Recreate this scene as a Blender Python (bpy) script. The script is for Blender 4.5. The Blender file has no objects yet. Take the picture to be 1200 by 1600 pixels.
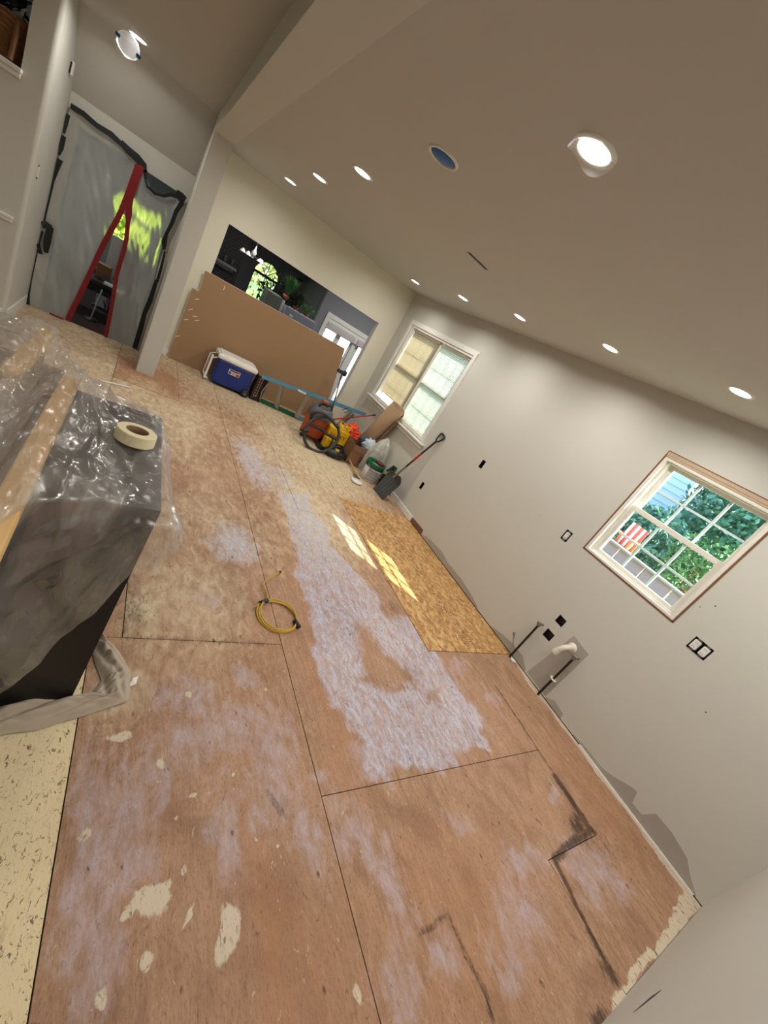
import bpy, bmesh, math, random
import numpy as np
from mathutils import Vector, Matrix, noise
random.seed(7)
sc = bpy.context.scene
COL = sc.collection
H = 2.757            # kitchen ceiling
HL = 2.85            # hall ceiling

# ------------------------------------------------------------------ camera
cam = bpy.data.cameras.new('camera'); cam.sensor_fit = 'HORIZONTAL'; cam.sensor_width = 36
cam.lens = 633.19 / 1200 * 36; cam.clip_start = 0.02; cam.clip_end = 300
co = bpy.data.objects.new('camera', cam); COL.objects.link(co)
R_ = Vector((0.76596936, -0.39296288, 0.50879378)); U_ = Vector((-0.23525902, 0.56519739, 0.79069912)); W_ = Vector((0.59828432, 0.72534963, -0.34047582))
co.matrix_world = Matrix(((R_.x, U_.x, -W_.x, -3.7526), (R_.y, U_.y, -W_.y, 0), (R_.z, U_.z, -W_.z, 1.8764), (0, 0, 0, 1)))
sc.camera = co
# ------------------------------------------------------------------ world, sun, exposure
sc.view_settings.view_transform = 'Standard'; sc.view_settings.look = 'None'
sc.view_settings.gamma = 1; sc.view_settings.use_curve_mapping = False
sc.view_settings.exposure = 0.0
SUN_E = 20.0; SKY_E = 0.9; LAMP_W = 9.2; HALL_W = 8.0
w = bpy.data.worlds.new('sky'); sc.world = w; w.use_nodes = True
nt = w.node_tree; bg = nt.nodes['Background']; sky = nt.nodes.new('ShaderNodeTexSky')
sky.sky_type = 'NISHITA'; sky.sun_disc = False; sky.sun_elevation = math.radians(43); sky.sun_rotation = math.radians(142)
nt.links.new(sky.outputs[0], bg.inputs[0]); bg.inputs[1].default_value = SKY_E
sl = bpy.data.lights.new('sun', 'SUN'); sl.energy = SUN_E; sl.angle = math.radians(0.5); sl.color = (1, .9, .72)
so = bpy.data.objects.new('sun', sl); COL.objects.link(so); so.location = (6, -7, 9)
so.rotation_euler = Vector((-.70, .86, -1)).to_track_quat('-Z', 'Y').to_euler()
sc.cycles.max_bounces = 10; sc.cycles.diffuse_bounces = 5; sc.cycles.transparent_max_bounces = 24
sc.cycles.use_denoising = True
sc.cycles.sample_clamp_indirect = 8

# ------------------------------------------------------------------ materials
def lin(c):
    c = c / 255
    return c / 12.92 if c <= .04045 else ((c + .055) / 1.055) ** 2.4
def rgb(r, g, b): return (lin(r), lin(g), lin(b), 1)
MATS = {}
def mat(name, col, rough=.6, metal=0, noise_amt=0, nscale=20, bump=0, bscale=60, emit=0, trans=0, spec=.5, stretch=None):
    if name in MATS: return MATS[name]
    m = bpy.data.materials.new(name); m.use_nodes = True; nt = m.node_tree; b = nt.nodes['Principled BSDF']
    b.inputs['Base Color'].default_value = col; b.inputs['Roughness'].default_value = rough; b.inputs['Metallic'].default_value = metal
    b.inputs['Specular IOR Level'].default_value = spec
    tc = nt.nodes.new('ShaderNodeTexCoord'); src = tc.outputs['Object']
    if stretch:
        mp = nt.nodes.new('ShaderNodeMapping'); mp.inputs['Scale'].default_value = stretch; nt.links.new(src, mp.inputs[0]); src = mp.outputs[0]
    n = nt.nodes.new('ShaderNodeTexNoise'); n.inputs['Scale'].default_value = nscale; n.inputs['Detail'].default_value = 5
    nt.links.new(src, n.inputs['Vector'])
    mx = nt.nodes.new('ShaderNodeMix'); mx.data_type = 'RGBA'
    k = 1 - max(noise_amt, .03)
    mx.inputs[6].default_value = (col[0] * k, col[1] * k, col[2] * k, 1); mx.inputs[7].default_value = tuple(min(1, c * (2 - k)) for c in col[:3]) + (1,)
    nt.links.new(n.outputs[0], mx.inputs[0]); nt.links.new(mx.outputs[2], b.inputs['Base Color'])
    if bump:
        n2 = nt.nodes.new('ShaderNodeTexNoise'); n2.inputs['Scale'].default_value = bscale; n2.inputs['Detail'].default_value = 4
        nt.links.new(src, n2.inputs['Vector'])
        bp = nt.nodes.new('ShaderNodeBump'); bp.inputs['Strength'].default_value = bump; bp.inputs['Distance'].default_value = .01
        nt.links.new(n2.outputs[0], bp.inputs['Height']); nt.links.new(bp.outputs[0], b.inputs['Normal'])
    if emit:
        b.inputs['Emission Color'].default_value = col; b.inputs['Emission Strength'].default_value = emit
    if trans: b.inputs['Transmission Weight'].default_value = trans
    MATS[name] = m
    return m
def film(name, tint, base_fac, var, gloss, rough, nscale=3.0, stretch=(1, 1, 1), bump=.6, trl=.5, blur=0, rot=0, rid=.22):
    m = bpy.data.materials.new(name); m.use_nodes = True; nt = m.node_tree; N = nt.nodes.new; L = nt.links.new
    for n in list(nt.nodes): nt.nodes.remove(n)
    out = N('ShaderNodeOutputMaterial'); tc = N('ShaderNodeTexCoord'); mp = N('ShaderNodeMapping'); mp.inputs['Scale'].default_value = stretch; mp.inputs['Rotation'].default_value = (0, 0, rot)
    L(tc.outputs['Object'], mp.inputs[0])
    n1 = N('ShaderNodeTexNoise'); n1.inputs['Scale'].default_value = nscale; n1.inputs['Detail'].default_value = 6; n1.inputs['Distortion'].default_value = 1.2
    L(mp.outputs[0], n1.inputs['Vector'])
    n2 = N('ShaderNodeTexNoise'); n2.noise_type = 'RIDGED_MULTIFRACTAL'; n2.inputs['Scale'].default_value = nscale * 1.6; n2.inputs['Detail'].default_value = 3; n2.inputs['Distortion'].default_value = .8
    L(mp.outputs[0], n2.inputs['Vector'])
    mr = N('ShaderNodeMapRange'); mr.inputs['From Min'].default_value = .35; mr.inputs['From Max'].default_value = .75
    mr.inputs['To Min'].default_value = base_fac; mr.inputs['To Max'].default_value = base_fac + var; L(n1.outputs[0], mr.inputs[0])
    mr2 = N('ShaderNodeMapRange'); mr2.inputs['From Min'].default_value = .9; mr2.inputs['From Max'].default_value = 1.6; mr2.inputs['To Max'].default_value = rid; L(n2.outputs[0], mr2.inputs[0])  # milkier ridges: streak highlights along the creases put into the film colour
    add = N('ShaderNodeMath'); add.operation = 'ADD'; add.use_clamp = True; L(mr.outputs[0], add.inputs[0]); L(mr2.outputs[0], add.inputs[1])
    bp = N('ShaderNodeBump'); bp.inputs['Strength'].default_value = bump; bp.inputs['Distance'].default_value = .03
    nsum = N('ShaderNodeMath'); nsum.operation = 'ADD'; L(n1.outputs[0], nsum.inputs[0]); L(n2.outputs[0], nsum.inputs[1]); L(nsum.outputs[0], bp.inputs['Height'])
    tr = N('ShaderNodeBsdfTransparent'); df = N('ShaderNodeBsdfDiffuse'); tl = N('ShaderNodeBsdfTranslucent'); gl = N('ShaderNodeBsdfGlossy')
    df.inputs[0].default_value = tint; tl.inputs[0].default_value = tint; gl.inputs['Roughness'].default_value = rough
    if blur:
        tr = N('ShaderNodeBsdfRefraction'); tr.inputs['IOR'].default_value = 1.18; tr.inputs['Roughness'].default_value = blur
    for s in (df, gl): L(bp.outputs[0], s.inputs['Normal'])
    a = N('ShaderNodeMixShader'); a.inputs[0].default_value = trl; L(df.outputs[0], a.inputs[1]); L(tl.outputs[0], a.inputs[2])
    b = N('ShaderNodeMixShader'); L(add.outputs[0], b.inputs[0]); L(tr.outputs[0], b.inputs[1]); L(a.outputs[0], b.inputs[2])
    c = N('ShaderNodeMixShader'); c.inputs[0].default_value = gloss; L(b.outputs[0], c.inputs[1]); L(gl.outputs[0], c.inputs[2])
    L(c.outputs[0], out.inputs[0]); MATS[name] = m
    return m
def glassmat(name, tint=(1, 1, 1, 1), gl=.06):
    m = bpy.data.materials.new(name); m.use_nodes = True; nt = m.node_tree
    for n in list(nt.nodes): nt.nodes.remove(n)
    out = nt.nodes.new('ShaderNodeOutputMaterial'); t = nt.nodes.new('ShaderNodeBsdfTransparent'); t.inputs[0].default_value = tint
    g = nt.nodes.new('ShaderNodeBsdfGlossy'); g.inputs['Roughness'].default_value = .02
    x = nt.nodes.new('ShaderNodeMixShader'); x.inputs[0].default_value = gl
    nt.links.new(t.outputs[0], x.inputs[1]); nt.links.new(g.outputs[0], x.inputs[2]); nt.links.new(x.outputs[0], out.inputs[0])
    MATS[name] = m; return m

wall_m = mat('wall_paint', rgb(201, 199, 191), .75, noise_amt=.03, nscale=1.5, bump=.03, bscale=120)
cream_m = mat('cream_wall_paint', rgb(222, 219, 202), .75, noise_amt=.03, nscale=1.5, bump=.03, bscale=120)
ceil_m = mat('ceiling_paint', rgb(193, 190, 183), .9, noise_amt=.02, nscale=1, bump=.02, bscale=80)
white_m = mat('white_trim', rgb(228, 226, 220), .45)
bare_m = mat('unpainted_drywall_grey', rgb(168, 160, 152), .9, noise_amt=.08, nscale=9)
rawwood_m = mat('raw_wood', rgb(176, 136, 92), .8, noise_amt=.25, nscale=6, stretch=(12, 1, 1), bump=.1)
rawwood2_m = mat('dark_raw_wood', rgb(120, 84, 58), .85, noise_amt=.35, nscale=14, bump=.2)
pine_m = mat('pine_lumber', rgb(214, 176, 118), .7, noise_amt=.2, nscale=4, stretch=(14, 1.5, 14))
black_m = mat('black_plastic', rgb(22, 22, 24), .45, noise_amt=.1)
tapeblk_m = mat('black_tape', rgb(16, 20, 24), .55, noise_amt=.3, nscale=30, bump=.3)
red_m = mat('red_zipper_tape', rgb(126, 6, 20), .55, noise_amt=.12, nscale=8)
blue_m = mat('cooler_blue', rgb(14, 44, 122), .35)
coolw_m = mat('cooler_white', rgb(232, 230, 224), .4)
drk_m = mat('island_black_panel', rgb(12, 11, 12), .5, noise_amt=.05)
top_m = mat('island_dark_top', rgb(52, 48, 50), .3, noise_amt=.1, nscale=5)
kraft_m = mat('kraft_paper', rgb(150, 136, 118), .85, noise_amt=.06, nscale=3)
cloth_m = mat('drop_cloth_fabric', rgb(178, 164, 146), .95, noise_amt=.08, nscale=20, bump=.15, bscale=300)
card_m = mat('cardboard', rgb(132, 96, 68), .85, noise_amt=.08, nscale=5)
drywallb_m = mat('drywall_back_paper', rgb(158, 126, 94), .9, noise_amt=.05, nscale=4, stretch=(1, 1, 8), bump=.04)
drywallw_m = mat('gypsum_white', rgb(235, 232, 226), .9)
steel_m = mat('steel', rgb(150, 148, 145), .35, metal=.9, noise_amt=.1)
dkpipe_m = mat('dark_steel_pipe', rgb(48, 40, 36), .5, metal=.5, noise_amt=.3, nscale=30)
pvc_m = mat('white_pipe', rgb(225, 218, 205), .4)
lead_blue = mat('ladder_fibreglass_blue', rgb(92, 150, 178), .5, noise_amt=.15, nscale=12)
alu_m = mat('aluminium', rgb(178, 176, 170), .4, metal=.7, noise_amt=.1)
green_m = mat('dark_green_plastic', rgb(12, 92, 62), .4, noise_amt=.1)
orange_m = mat('vacuum_orange', rgb(176, 74, 34), .45, noise_amt=.05)
grey_m = mat('grey_plastic', rgb(86, 86, 88), .45, noise_amt=.08)
hose_m = mat('hose_dark_grey', rgb(46, 47, 50), .5)
yellow_m = mat('yellow_plastic', rgb(224, 178, 20), .45, noise_amt=.06)
redp_m = mat('red_paint', rgb(178, 22, 30), .4)
neon_m = mat('neon_orange_cloth', rgb(255, 84, 50), .7, noise_amt=.12, nscale=12)
bucket_m = mat('bucket_white', rgb(205, 200, 196), .5, noise_amt=.05)
print_m = mat('bucket_print_grey', rgb(150, 146, 144), .6, noise_amt=.2, nscale=60)
leaf_m = mat('green_leaves', rgb(70, 120, 60), .5, noise_amt=.35, nscale=4)
dleaf_m = mat('dark_green_leaves', rgb(34, 62, 34), .5, noise_amt=.35, nscale=6)
fam_m = mat('family_room_grey_wall', rgb(132, 132, 138), .8, noise_amt=.03)
famdk_m = mat('family_room_dark_wall', rgb(112, 112, 116), .8, noise_amt=.03)
oak_m = mat('dark_floor_boards', rgb(66, 40, 30), .4, noise_amt=.25, nscale=4, stretch=(8, 1, 1))
tan_m = mat('masking_tape_cream', rgb(226, 214, 176), .6, noise_amt=.03)
tanc_m = mat('cardboard_core', rgb(120, 92, 62), .8)
bluetape_m = mat('painters_blue', rgb(20, 92, 160), .5)
siding_m = mat('pale_siding', rgb(196, 214, 226), .6, noise_amt=.04)
deck_m = mat('mauve_deck_boards', rgb(232, 200, 200), .7, noise_amt=.1, stretch=(1, 10, 1))
clear_m = glassmat('window_glass', (.93, .98, .98, 1))
plastic_m = film('clear_plastic_sheet', (.80, .77, .74, 1), .13, .40, .15, .13, 2.6, (2.6, .7, 1.2), .9, .45, rot=.42, rid=.4)
door_film_m = film('milky_plastic_barrier', (.86, .89, .87, 1), .40, .22, .08, .25, 2.2, (1.5, 1, .55), 1.0, .5, blur=.30, rid=.5)
bag_m = film('milky_bin_bag', (.85, .86, .80, 1), .6, .25, .12, .25, 9, trl=.4)
ring_film_m = film('protective_film', (.8, .8, .85, 1), .08, .1, .15, .1, 6)
shade_m = film('cellular_shade_fabric', (.52, .44, .31, 1), 1, .0, .0, .5, 2, bump=0, trl=.5)
shade2_m = film('cellular_shade_sheer', (.60, .63, .56, 1), 1, .0, .0, .5, 2, bump=0, trl=.6)

# ------------------------------------------------------------------ mesh helpers
class MB:
    def __init__(s): s.v = []; s.f = []; s.sm = []
    def add(s, vs, fs, smooth=False, M=None):
        o = len(s.v)
        for p in vs:
            p = Vector(p)
            if M is not None: p = M @ p
            s.v.append(p)
        for f in fs: s.f.append([i + o for i in f]); s.sm.append(smooth)
        return s
    def box(s, a, b, M=None):
        x0, y0, z0 = a; x1, y1, z1 = b
        vs = [(x0, y0, z0), (x1, y0, z0), (x1, y1, z0), (x0, y1, z0), (x0, y0, z1), (x1, y0, z1), (x1, y1, z1), (x0, y1, z1)]
        return s.add(vs, [(0, 3, 2, 1), (4, 5, 6, 7), (0, 1, 5, 4), (1, 2, 6, 5), (2, 3, 7, 6), (3, 0, 4, 7)], False, M)
    def bbox(s, a, b, r=.01, M=None):     # box with bevelled edges
        bm = bmesh.new(); c = [(p + q) / 2 for p, q in zip(a, b)]; d = [abs(q - p) for p, q in zip(a, b)]
        bmesh.ops.create_cube(bm, size=1)
        for v in bm.verts: v.co = Vector((c[0] + v.co.x * d[0], c[1] + v.co.y * d[1], c[2] + v.co.z * d[2]))
        bmesh.ops.bevel(bm, geom=bm.edges[:], offset=min(r, min(d) * .45), segments=2, affect='EDGES', profile=.6)
        bm.verts.index_update()
        s.add([v.co.copy() for v in bm.verts], [[v.index for v in f.verts] for f in bm.faces], False, M); bm.free(); return s
    def tube(s, pts, r, n=10, caps=True, M=None, closed=False):
        pts = [Vector(p) for p in pts]; k = len(pts); rs = r if isinstance(r, (list, tuple)) else [r] * k
        vs = []; fs = []; up = None
        for i, p in enumerate(pts):
            if closed: t = (pts[(i + 1) % k] - pts[i - 1])
            else: t = (pts[min(i + 1, k - 1)] - pts[max(i - 1, 0)])
            t.normalize()
            if up is None: up = t.orthogonal().normalized()
            up = (up - t * up.dot(t)).normalized(); q = t.cross(up)
            for j in range(n):
                a = 2 * math.pi * j / n
                vs.append(p + (up * math.cos(a) + q * math.sin(a)) * rs[i])
        for i in range(k if closed else k - 1):
            i2 = (i + 1) % k
            for j in range(n): fs.append((i * n + j, i * n + (j + 1) % n, i2 * n + (j + 1) % n, i2 * n + j))
        s.add(vs, fs, True, M)
        if caps and not closed:
            s.add([vs[j] for j in range(n)][::-1], [list(range(n))], False, M); s.add([vs[(k - 1) * n + j] for j in range(n)], [list(range(n))], False, M)
        return s
    def lathe(s, prof, n=28, M=None, smooth=True):   # prof [(r,z)], axis Z
        vs = []; fs = []
        for r, z in prof:
            for j in range(n):
                a = 2 * math.pi * j / n; vs.append((r * math.cos(a), r * math.sin(a), z))
        for i in range(len(prof) - 1):
            for j in range(n): fs.append((i * n + j, i * n + (j + 1) % n, (i + 1) * n + (j + 1) % n, (i + 1) * n + j))
        return s.add(vs, fs, smooth, M)
    def prism(s, poly, axis, a, b, M=None):  # poly 2D in the other two axes
        n = len(poly)
        def P(p, t):
            return {'x': (t, p[0], p[1]), 'y': (p[0], t, p[1]), 'z': (p[0], p[1], t)}[axis]
        vs = [P(p, a) for p in poly] + [P(p, b) for p in poly]
        fs = [list(range(n))[::-1], list(range(n, 2 * n))] + [(i, (i + 1) % n, n + (i + 1) % n, n + i) for i in range(n)]
        return s.add(vs, fs, False, M)
    def grid(s, fn, nu, nv, smooth=True, M=None):
        vs = [fn(i / nu, j / nv) for j in range(nv + 1) for i in range(nu + 1)]
        fs = [(j * (nu + 1) + i, j * (nu + 1) + i + 1, (j + 1) * (nu + 1) + i + 1, (j + 1) * (nu + 1) + i) for j in range(nv) for i in range(nu)]
        return s.add(vs, fs, smooth, M)
    def leaves(s, pts, size, flat=.3):
        for p in pts:
            n = Vector((random.gauss(0, 1), random.gauss(0, 1), random.gauss(0, 1) + flat)).normalized(); t = n.orthogonal().normalized()
            t = (Matrix.Rotation(random.random() * 6.28, 3, n) @ t); q = n.cross(t); z = size * random.uniform(.6, 1.3); p = Vector(p)
            s.add([p, p + t * z * .5 + q * z * .3 + n * z * .05, p + t * z, p + t * z * .5 - q * z * .3 + n * z * .05], [(0, 1, 2, 3)])
        return s
    def build(s, name, m, parent=None, **kw):
        me = bpy.data.meshes.new(name); off = Vector((0, 0, 0)); p = parent
        while p is not None: off += p.location; p = p.parent
        me.from_pydata([tuple(v - off) for v in s.v], [], s.f)
        me.polygons.foreach_set('use_smooth', s.sm); me.materials.append(m); me.update()
        o = bpy.data.objects.new(name, me); COL.objects.link(o)
        if parent is not None: o.parent = parent
        for k, v in kw.items(): o[k] = v
        return o
def thing(name, label, cat, loc=(0, 0, 0), group=None):
    o = bpy.data.objects.new(name, None); COL.objects.link(o); o.location = loc; o.empty_display_size = .1
    o['label'] = label; o['category'] = cat
    if group: o['group'] = group
    return o
def copy_tree(o, parent=None):
    c = o.copy(); COL.objects.link(c)
    if parent is not None: c.parent = parent
    for ch in list(o.children): copy_tree(ch, c)
    return c
def struct(name, mb, m, parent=None): return mb.build(name, m, parent, kind='structure')
def T(x, y, z): return Matrix.Translation((x, y, z))
def RX(a): return Matrix.Rotation(a, 4, 'X')
def RY(a): return Matrix.Rotation(a, 4, 'Y')
def RZ(a): return Matrix.Rotation(a, 4, 'Z')
def text(name, body, size, m, M, parent=None, ext=.001):
    c = bpy.data.curves.new(name, 'FONT'); c.body = body; c.size = size; c.extrude = ext; c.align_x = 'CENTER'; c.align_y = 'CENTER'
    c.materials.append(m); o = bpy.data.objects.new(name, c); COL.objects.link(o)
    off = Vector((0, 0, 0)); p = parent
    while p is not None: off += p.location; p = p.parent
    me = bpy.data.meshes.new_from_object(o); bpy.data.objects.remove(o); me.transform(T(*(-off)) @ M); me.materials.clear(); me.materials.append(m)
    o = bpy.data.objects.new(name, me); COL.objects.link(o); o.parent = parent
    return o

# ================================================================== FLOOR
def sd_poly(X, Y, poly):
    P = np.array(poly); d = np.full(X.shape, 1e9); ins = np.zeros(X.shape, bool); n = len(P)
    for i in range(n):
        a = P[i]; b = P[(i + 1) % n]; e = b - a; wx = X - a[0]; wy = Y - a[1]
        t = np.clip((wx * e[0] + wy * e[1]) / (e @ e), 0, 1); d = np.minimum(d, np.hypot(wx - e[0] * t, wy - e[1] * t))
        c = ((a[1] > Y) != (b[1] > Y)) & (X < (b[0] - a[0]) * (Y - a[1]) / ((b[1] - a[1]) if b[1] != a[1] else 1e-9) + a[0]); ins ^= c
    return np.where(ins, -d, d)
def PM(X, Y, poly, soft): return np.clip(.5 - sd_poly(X, Y, poly) / soft, 0, 1)
def EL(X, Y, x, y, rx, ry, a=0):
    c, s = math.cos(a), math.sin(a); u = ((X - x) * c + (Y - y) * s) / rx; v = (-(X - x) * s + (Y - y) * c) / ry
    return np.clip(1.25 - .75 * np.hypot(u, v), 0, 1)
def LN(X, Y, pts, wd):
    d = np.full(X.shape, 1e9)
    for (a, b) in zip(pts[:-1], pts[1:]):
        a = np.array(a); b = np.array(b); e = b - a; wx = X - a[0]; wy = Y - a[1]; t = np.clip((wx * e[0] + wy * e[1]) / (e @ e), 0, 1)
        d = np.minimum(d, np.hypot(wx - e[0] * t, wy - e[1] * t))
    return np.clip(1.2 - d / wd * .7, 0, 1)
def masks(X, Y):
    mx = np.maximum
    wx = np.array([noise.noise((x * 3, y * 3, 1.7)) * .09 + noise.noise((x * 9, y * 7, 4.1)) * .055 + noise.noise((x * 26, y * 18, 7.3)) * .028 for x, y in zip(X, Y)])
    wy = np.array([noise.noise((x * 3, y * 3, 11.7)) * .09 + noise.noise((x * 9, y * 7, 14.1)) * .06 + noise.noise((x * 26, y * 18, 17.3)) * .03 for x, y in zip(X, Y)])
    X0, Y0 = X, Y; XS, YS = X + wx * .4, Y + wy * .4; X, Y = X + wx, Y + wy
    lav = PM(X, Y, [(-2.12, 3.66), (-1.68, 3.88), (-1.66, 2.9), (-1.45, 2.35), (-1.25, 2.05), (-1.12, 2.0), (-1.11, 1.6), (-1.0, 1.1), (-1.16, .78), (-1.6, .79), (-2.2, .79), (-2.2, 1.05), (-2.27, 1.31), (-2.26, 1.94), (-2.15, 2.62), (-2.05, 3.2)], .10)
    lav = lav * (1 - .75 * PM(X, Y, [(-1.78, 1.98), (-1.62, 1.75), (-1.5, 1.4), (-1.85, 1.22), (-2.0, 1.42)], .15))
    lav = lav * (1 - .8 * PM(X, Y, [(-1.45, 2.35), (-1.16, 2.35), (-1.16, 1.95), (-1.5, 1.98)], .2))
    lav = lav * (1 - .55 * EL(X, Y, -1.4, 1.25, .18, .12))
    lav = mx(lav, .8 * EL(X, Y, -2.70, 2.62, .22, .26)); lav = mx(lav, .8 * EL(X, Y, -2.28, 4.25, .2, .62))
    lav = mx(lav, .55 * EL(X, Y, -1.95, 4.1, .25, .45))
    # violet tinted film (thinner)
    vio = .72 * EL(X, Y, -2.95, 1.12, .28, .16)
    for e in [(-3.02, 1.1, .2, .1), (-2.7, .98, .12, .3), (-3.2, .95, .1, .14), (-3.33, .8, .08, .25), (-3.38, .55, .09, .3), (-2.93, .70, .09, .2), (-1.73, .5, .14, .05), (-2.38, .62, .12, .13), (-2.49, .83, .08, .05), (-3.28, .72, .07, .15),
              (-.98, .05, .2, .17), (-.75, 0, .16, .14), (-1.6, .05, .26, .16), (-1.85, -.05, .15, .1), (-2.15, .1, .1, .09), (-2.4, .08, .1, .1), (-.75, .45, .1, .06), (-1.05, 1.2, .1, .3), (-2.2, .9, .1, .08), (-3.43, .75, .07, .4), (-2.62, .6, .07, .2), (-.75, 1.2, .06, .14), (-.9, 1.5, .2, .1), (-3.1, 1.3, .2, .1), (-2.75, 1.4, .1, .08), (-2.95, 2.0, .12, .06), (-2.28, .4, .08, .3), (-1.35, .25, .2, .1)]:
        vio = mx(vio, .72 * EL(X, Y, *e))
    # beige compound dust, everywhere in the far half
    dust = np.clip((Y - 2.2) / 2.6, 0, 1) * .72 * np.clip((-0.2 - X) / .3, .4, 1)
    dust = mx(dust, .62 * EL(X, Y, -3.05, 1.95, .38, .55)); dust = mx(dust, .8 * EL(X, Y, -3.3, 1.85, .14, .28)); dust = mx(dust, .55 * EL(X, Y, -2.7, 3.2, .8, .8))
    dust = mx(dust, 1.1 * EL(X, Y, -1.1, 5.2, .8, 1.3)); dust = mx(dust, .95 * EL(X, Y, -1.75, 3.6, .5, .9)); dust = mx(dust, .9 * EL(X, Y, -1.5, 6.3, 1.2, .6)); dust = mx(dust, .8 * EL(X, Y, -2.9, 4.6, .35, .7)); dust = mx(dust, .6 * EL(X, Y, -3.38, 1.35, .12, .2))
    for e in [(-2.9, 5.6, .5, .35), (-2.3, 5.3, .3, .5), (-2.6, 4.3, .25, .6), (-3.1, 3.4, .3, .3), (-2.45, 3.3, .25, .4), (-3.35, 6.2, .4, .4)]: dust = dust * (1 - .62 * EL(X, Y, *e))
    # pale solid splotches of old mortar
    X, Y = XS, YS
    spl = np.zeros_like(X)
    for e in [(-3.24, .55, .055, .038), (-3.20, .57, .035, .025), (-3.00, .39, .03, .075, -.5), (-2.985, .44, .035, .05), (-3.25, .415, .026, .026), (-3.3, .53, .02, .015), (-3.18, .59, .02, .012, .6), (-2.57, .11, .02, .035), (-3.45, .78, .02, .02), (-3.35, 1.12, .05, .025), (-3.2, 1.0, .02, .03), (-3.14, .8, .015, .012), (-3.12, .62, .012, .016), (-3.1, 1.32, .016, .014), (-2.68, 1.32, .015, .012), (-3.36, .37, .02, .025), (-3.08, .87, .022, .014), (-3.13, .48, .03, .009, 1), (-3.22, .93, .018, .01), (-3.3, .70, .012, .008), (-2.9, .9, .01, .008), (-2.75, .62, .008, .014), (-3.0, .75, .01, .006)]:
        spl = mx(spl, .95 * EL(X, Y, *e))
    spl = mx(spl, .75 * PM(X, Y, [(-1.5, -.36), (0, -.36), (0, -.24), (-.7, -.30), (-1.3, -.31)], .03)); spl = mx(spl, .8 * LN(X, Y, [(-.02, -.3), (-.02, 1.65)], .035))
    X, Y = X0 + wx * .22, Y0 + wy * .22
    # dark damp staining
    dk = mx(.75 * LN(X, Y, [(-.60, 1.3), (-.59, .9), (-.59, .6)], .016), 1.1 * LN(X, Y, [(-.60, .55), (-.60, .2)], .032))
    dk = mx(dk, 1.05 * LN(X, Y, [(-.59, .2), (-.85, .19), (-1.13, .18)], .024)); dk = mx(dk, 1.05 * LN(X, Y, [(-1.14, .18), (-1.2, -.1), (-1.22, -.3)], .018))
    dk = mx(dk, .95 * EL(X, Y, -.70, .26, .12, .06, .3)); dk = mx(dk, .85 * LN(X, Y, [(-2.04, .18), (-2.02, 0), (-2.03, -.15)], .014)); dk = mx(dk, .75 * LN(X, Y, [(-2.23, .17), (-2.04, .18)], .014))
    dk = mx(dk, .85 * EL(X, Y, -1.22, -.26, .05, .06)); dk = mx(dk, .6 * LN(X, Y, [(-3.38, 2.2), (-3.39, 1.65), (-2.6, 1.65)], .022)); dk = mx(dk, .55 * EL(X, Y, -3.35, 1.85, .09, .22))
    dk = mx(dk, .55 * EL(X, Y, -1.3, 2.12, .1, .1)); dk = mx(dk, .7 * LN(X, Y, [(-2.76, .82), (-2.72, .72)], .018)); dk = mx(dk, .45 * EL(X, Y, -.6, .12, .2, .2)); dk = mx(dk, .42 * EL(X, Y, -1.5, 1.72, .06, .03))
    dk = mx(dk, .9 * EL(X, Y, -1.45, -.33, .08, .035)); dk = mx(dk, .9 * EL(X, Y, -3.455, .775, .012, .012))
    X, Y = X0 + wx, Y0 + wy
    # orange / wet brown tone
    org = .8 * EL(X, Y, -2.83, .3, .09, .45); org = mx(org, .6 * EL(X, Y, -2.3, 1.2, .1, .5)); org = mx(org, .6 * EL(X, Y, -2.0, .15, .5, .3)); org = mx(org, .5 * EL(X, Y, -2.7, .15, .4, .25)); org = mx(org, .5 * EL(X, Y, -.3, .3, .2, .5)); org = mx(org, .7 * LN(X, Y, [(-2.85, .8), (-2.84, .2)], .04)); org = mx(org, .55 * EL(X, Y, -3.0, 1.65, .5, .25)); org = mx(org, .6 * EL(X, Y, -2.2, 2.4, .15, .6))
    org = mx(org, .75 * PM(X0, Y0, [(-3.72, 5.3), (-3.03, 5.3), (-3.03, 6.14), (-3.72, 6.14)], .01)); dust = dust * (1 - .7 * PM(X0, Y0, [(-3.72, 5.3), (-3.03, 5.3), (-3.03, 6.14), (-3.72, 6.14)], .01) * (1 - EL(X, Y, -3.3, 5.45, .2, .2)))
    crm = ((X0 < -3.5195) & (Y0 < 1.75)).astype(float)
    return lav, vio, dust, spl, dk, org, crm

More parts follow.
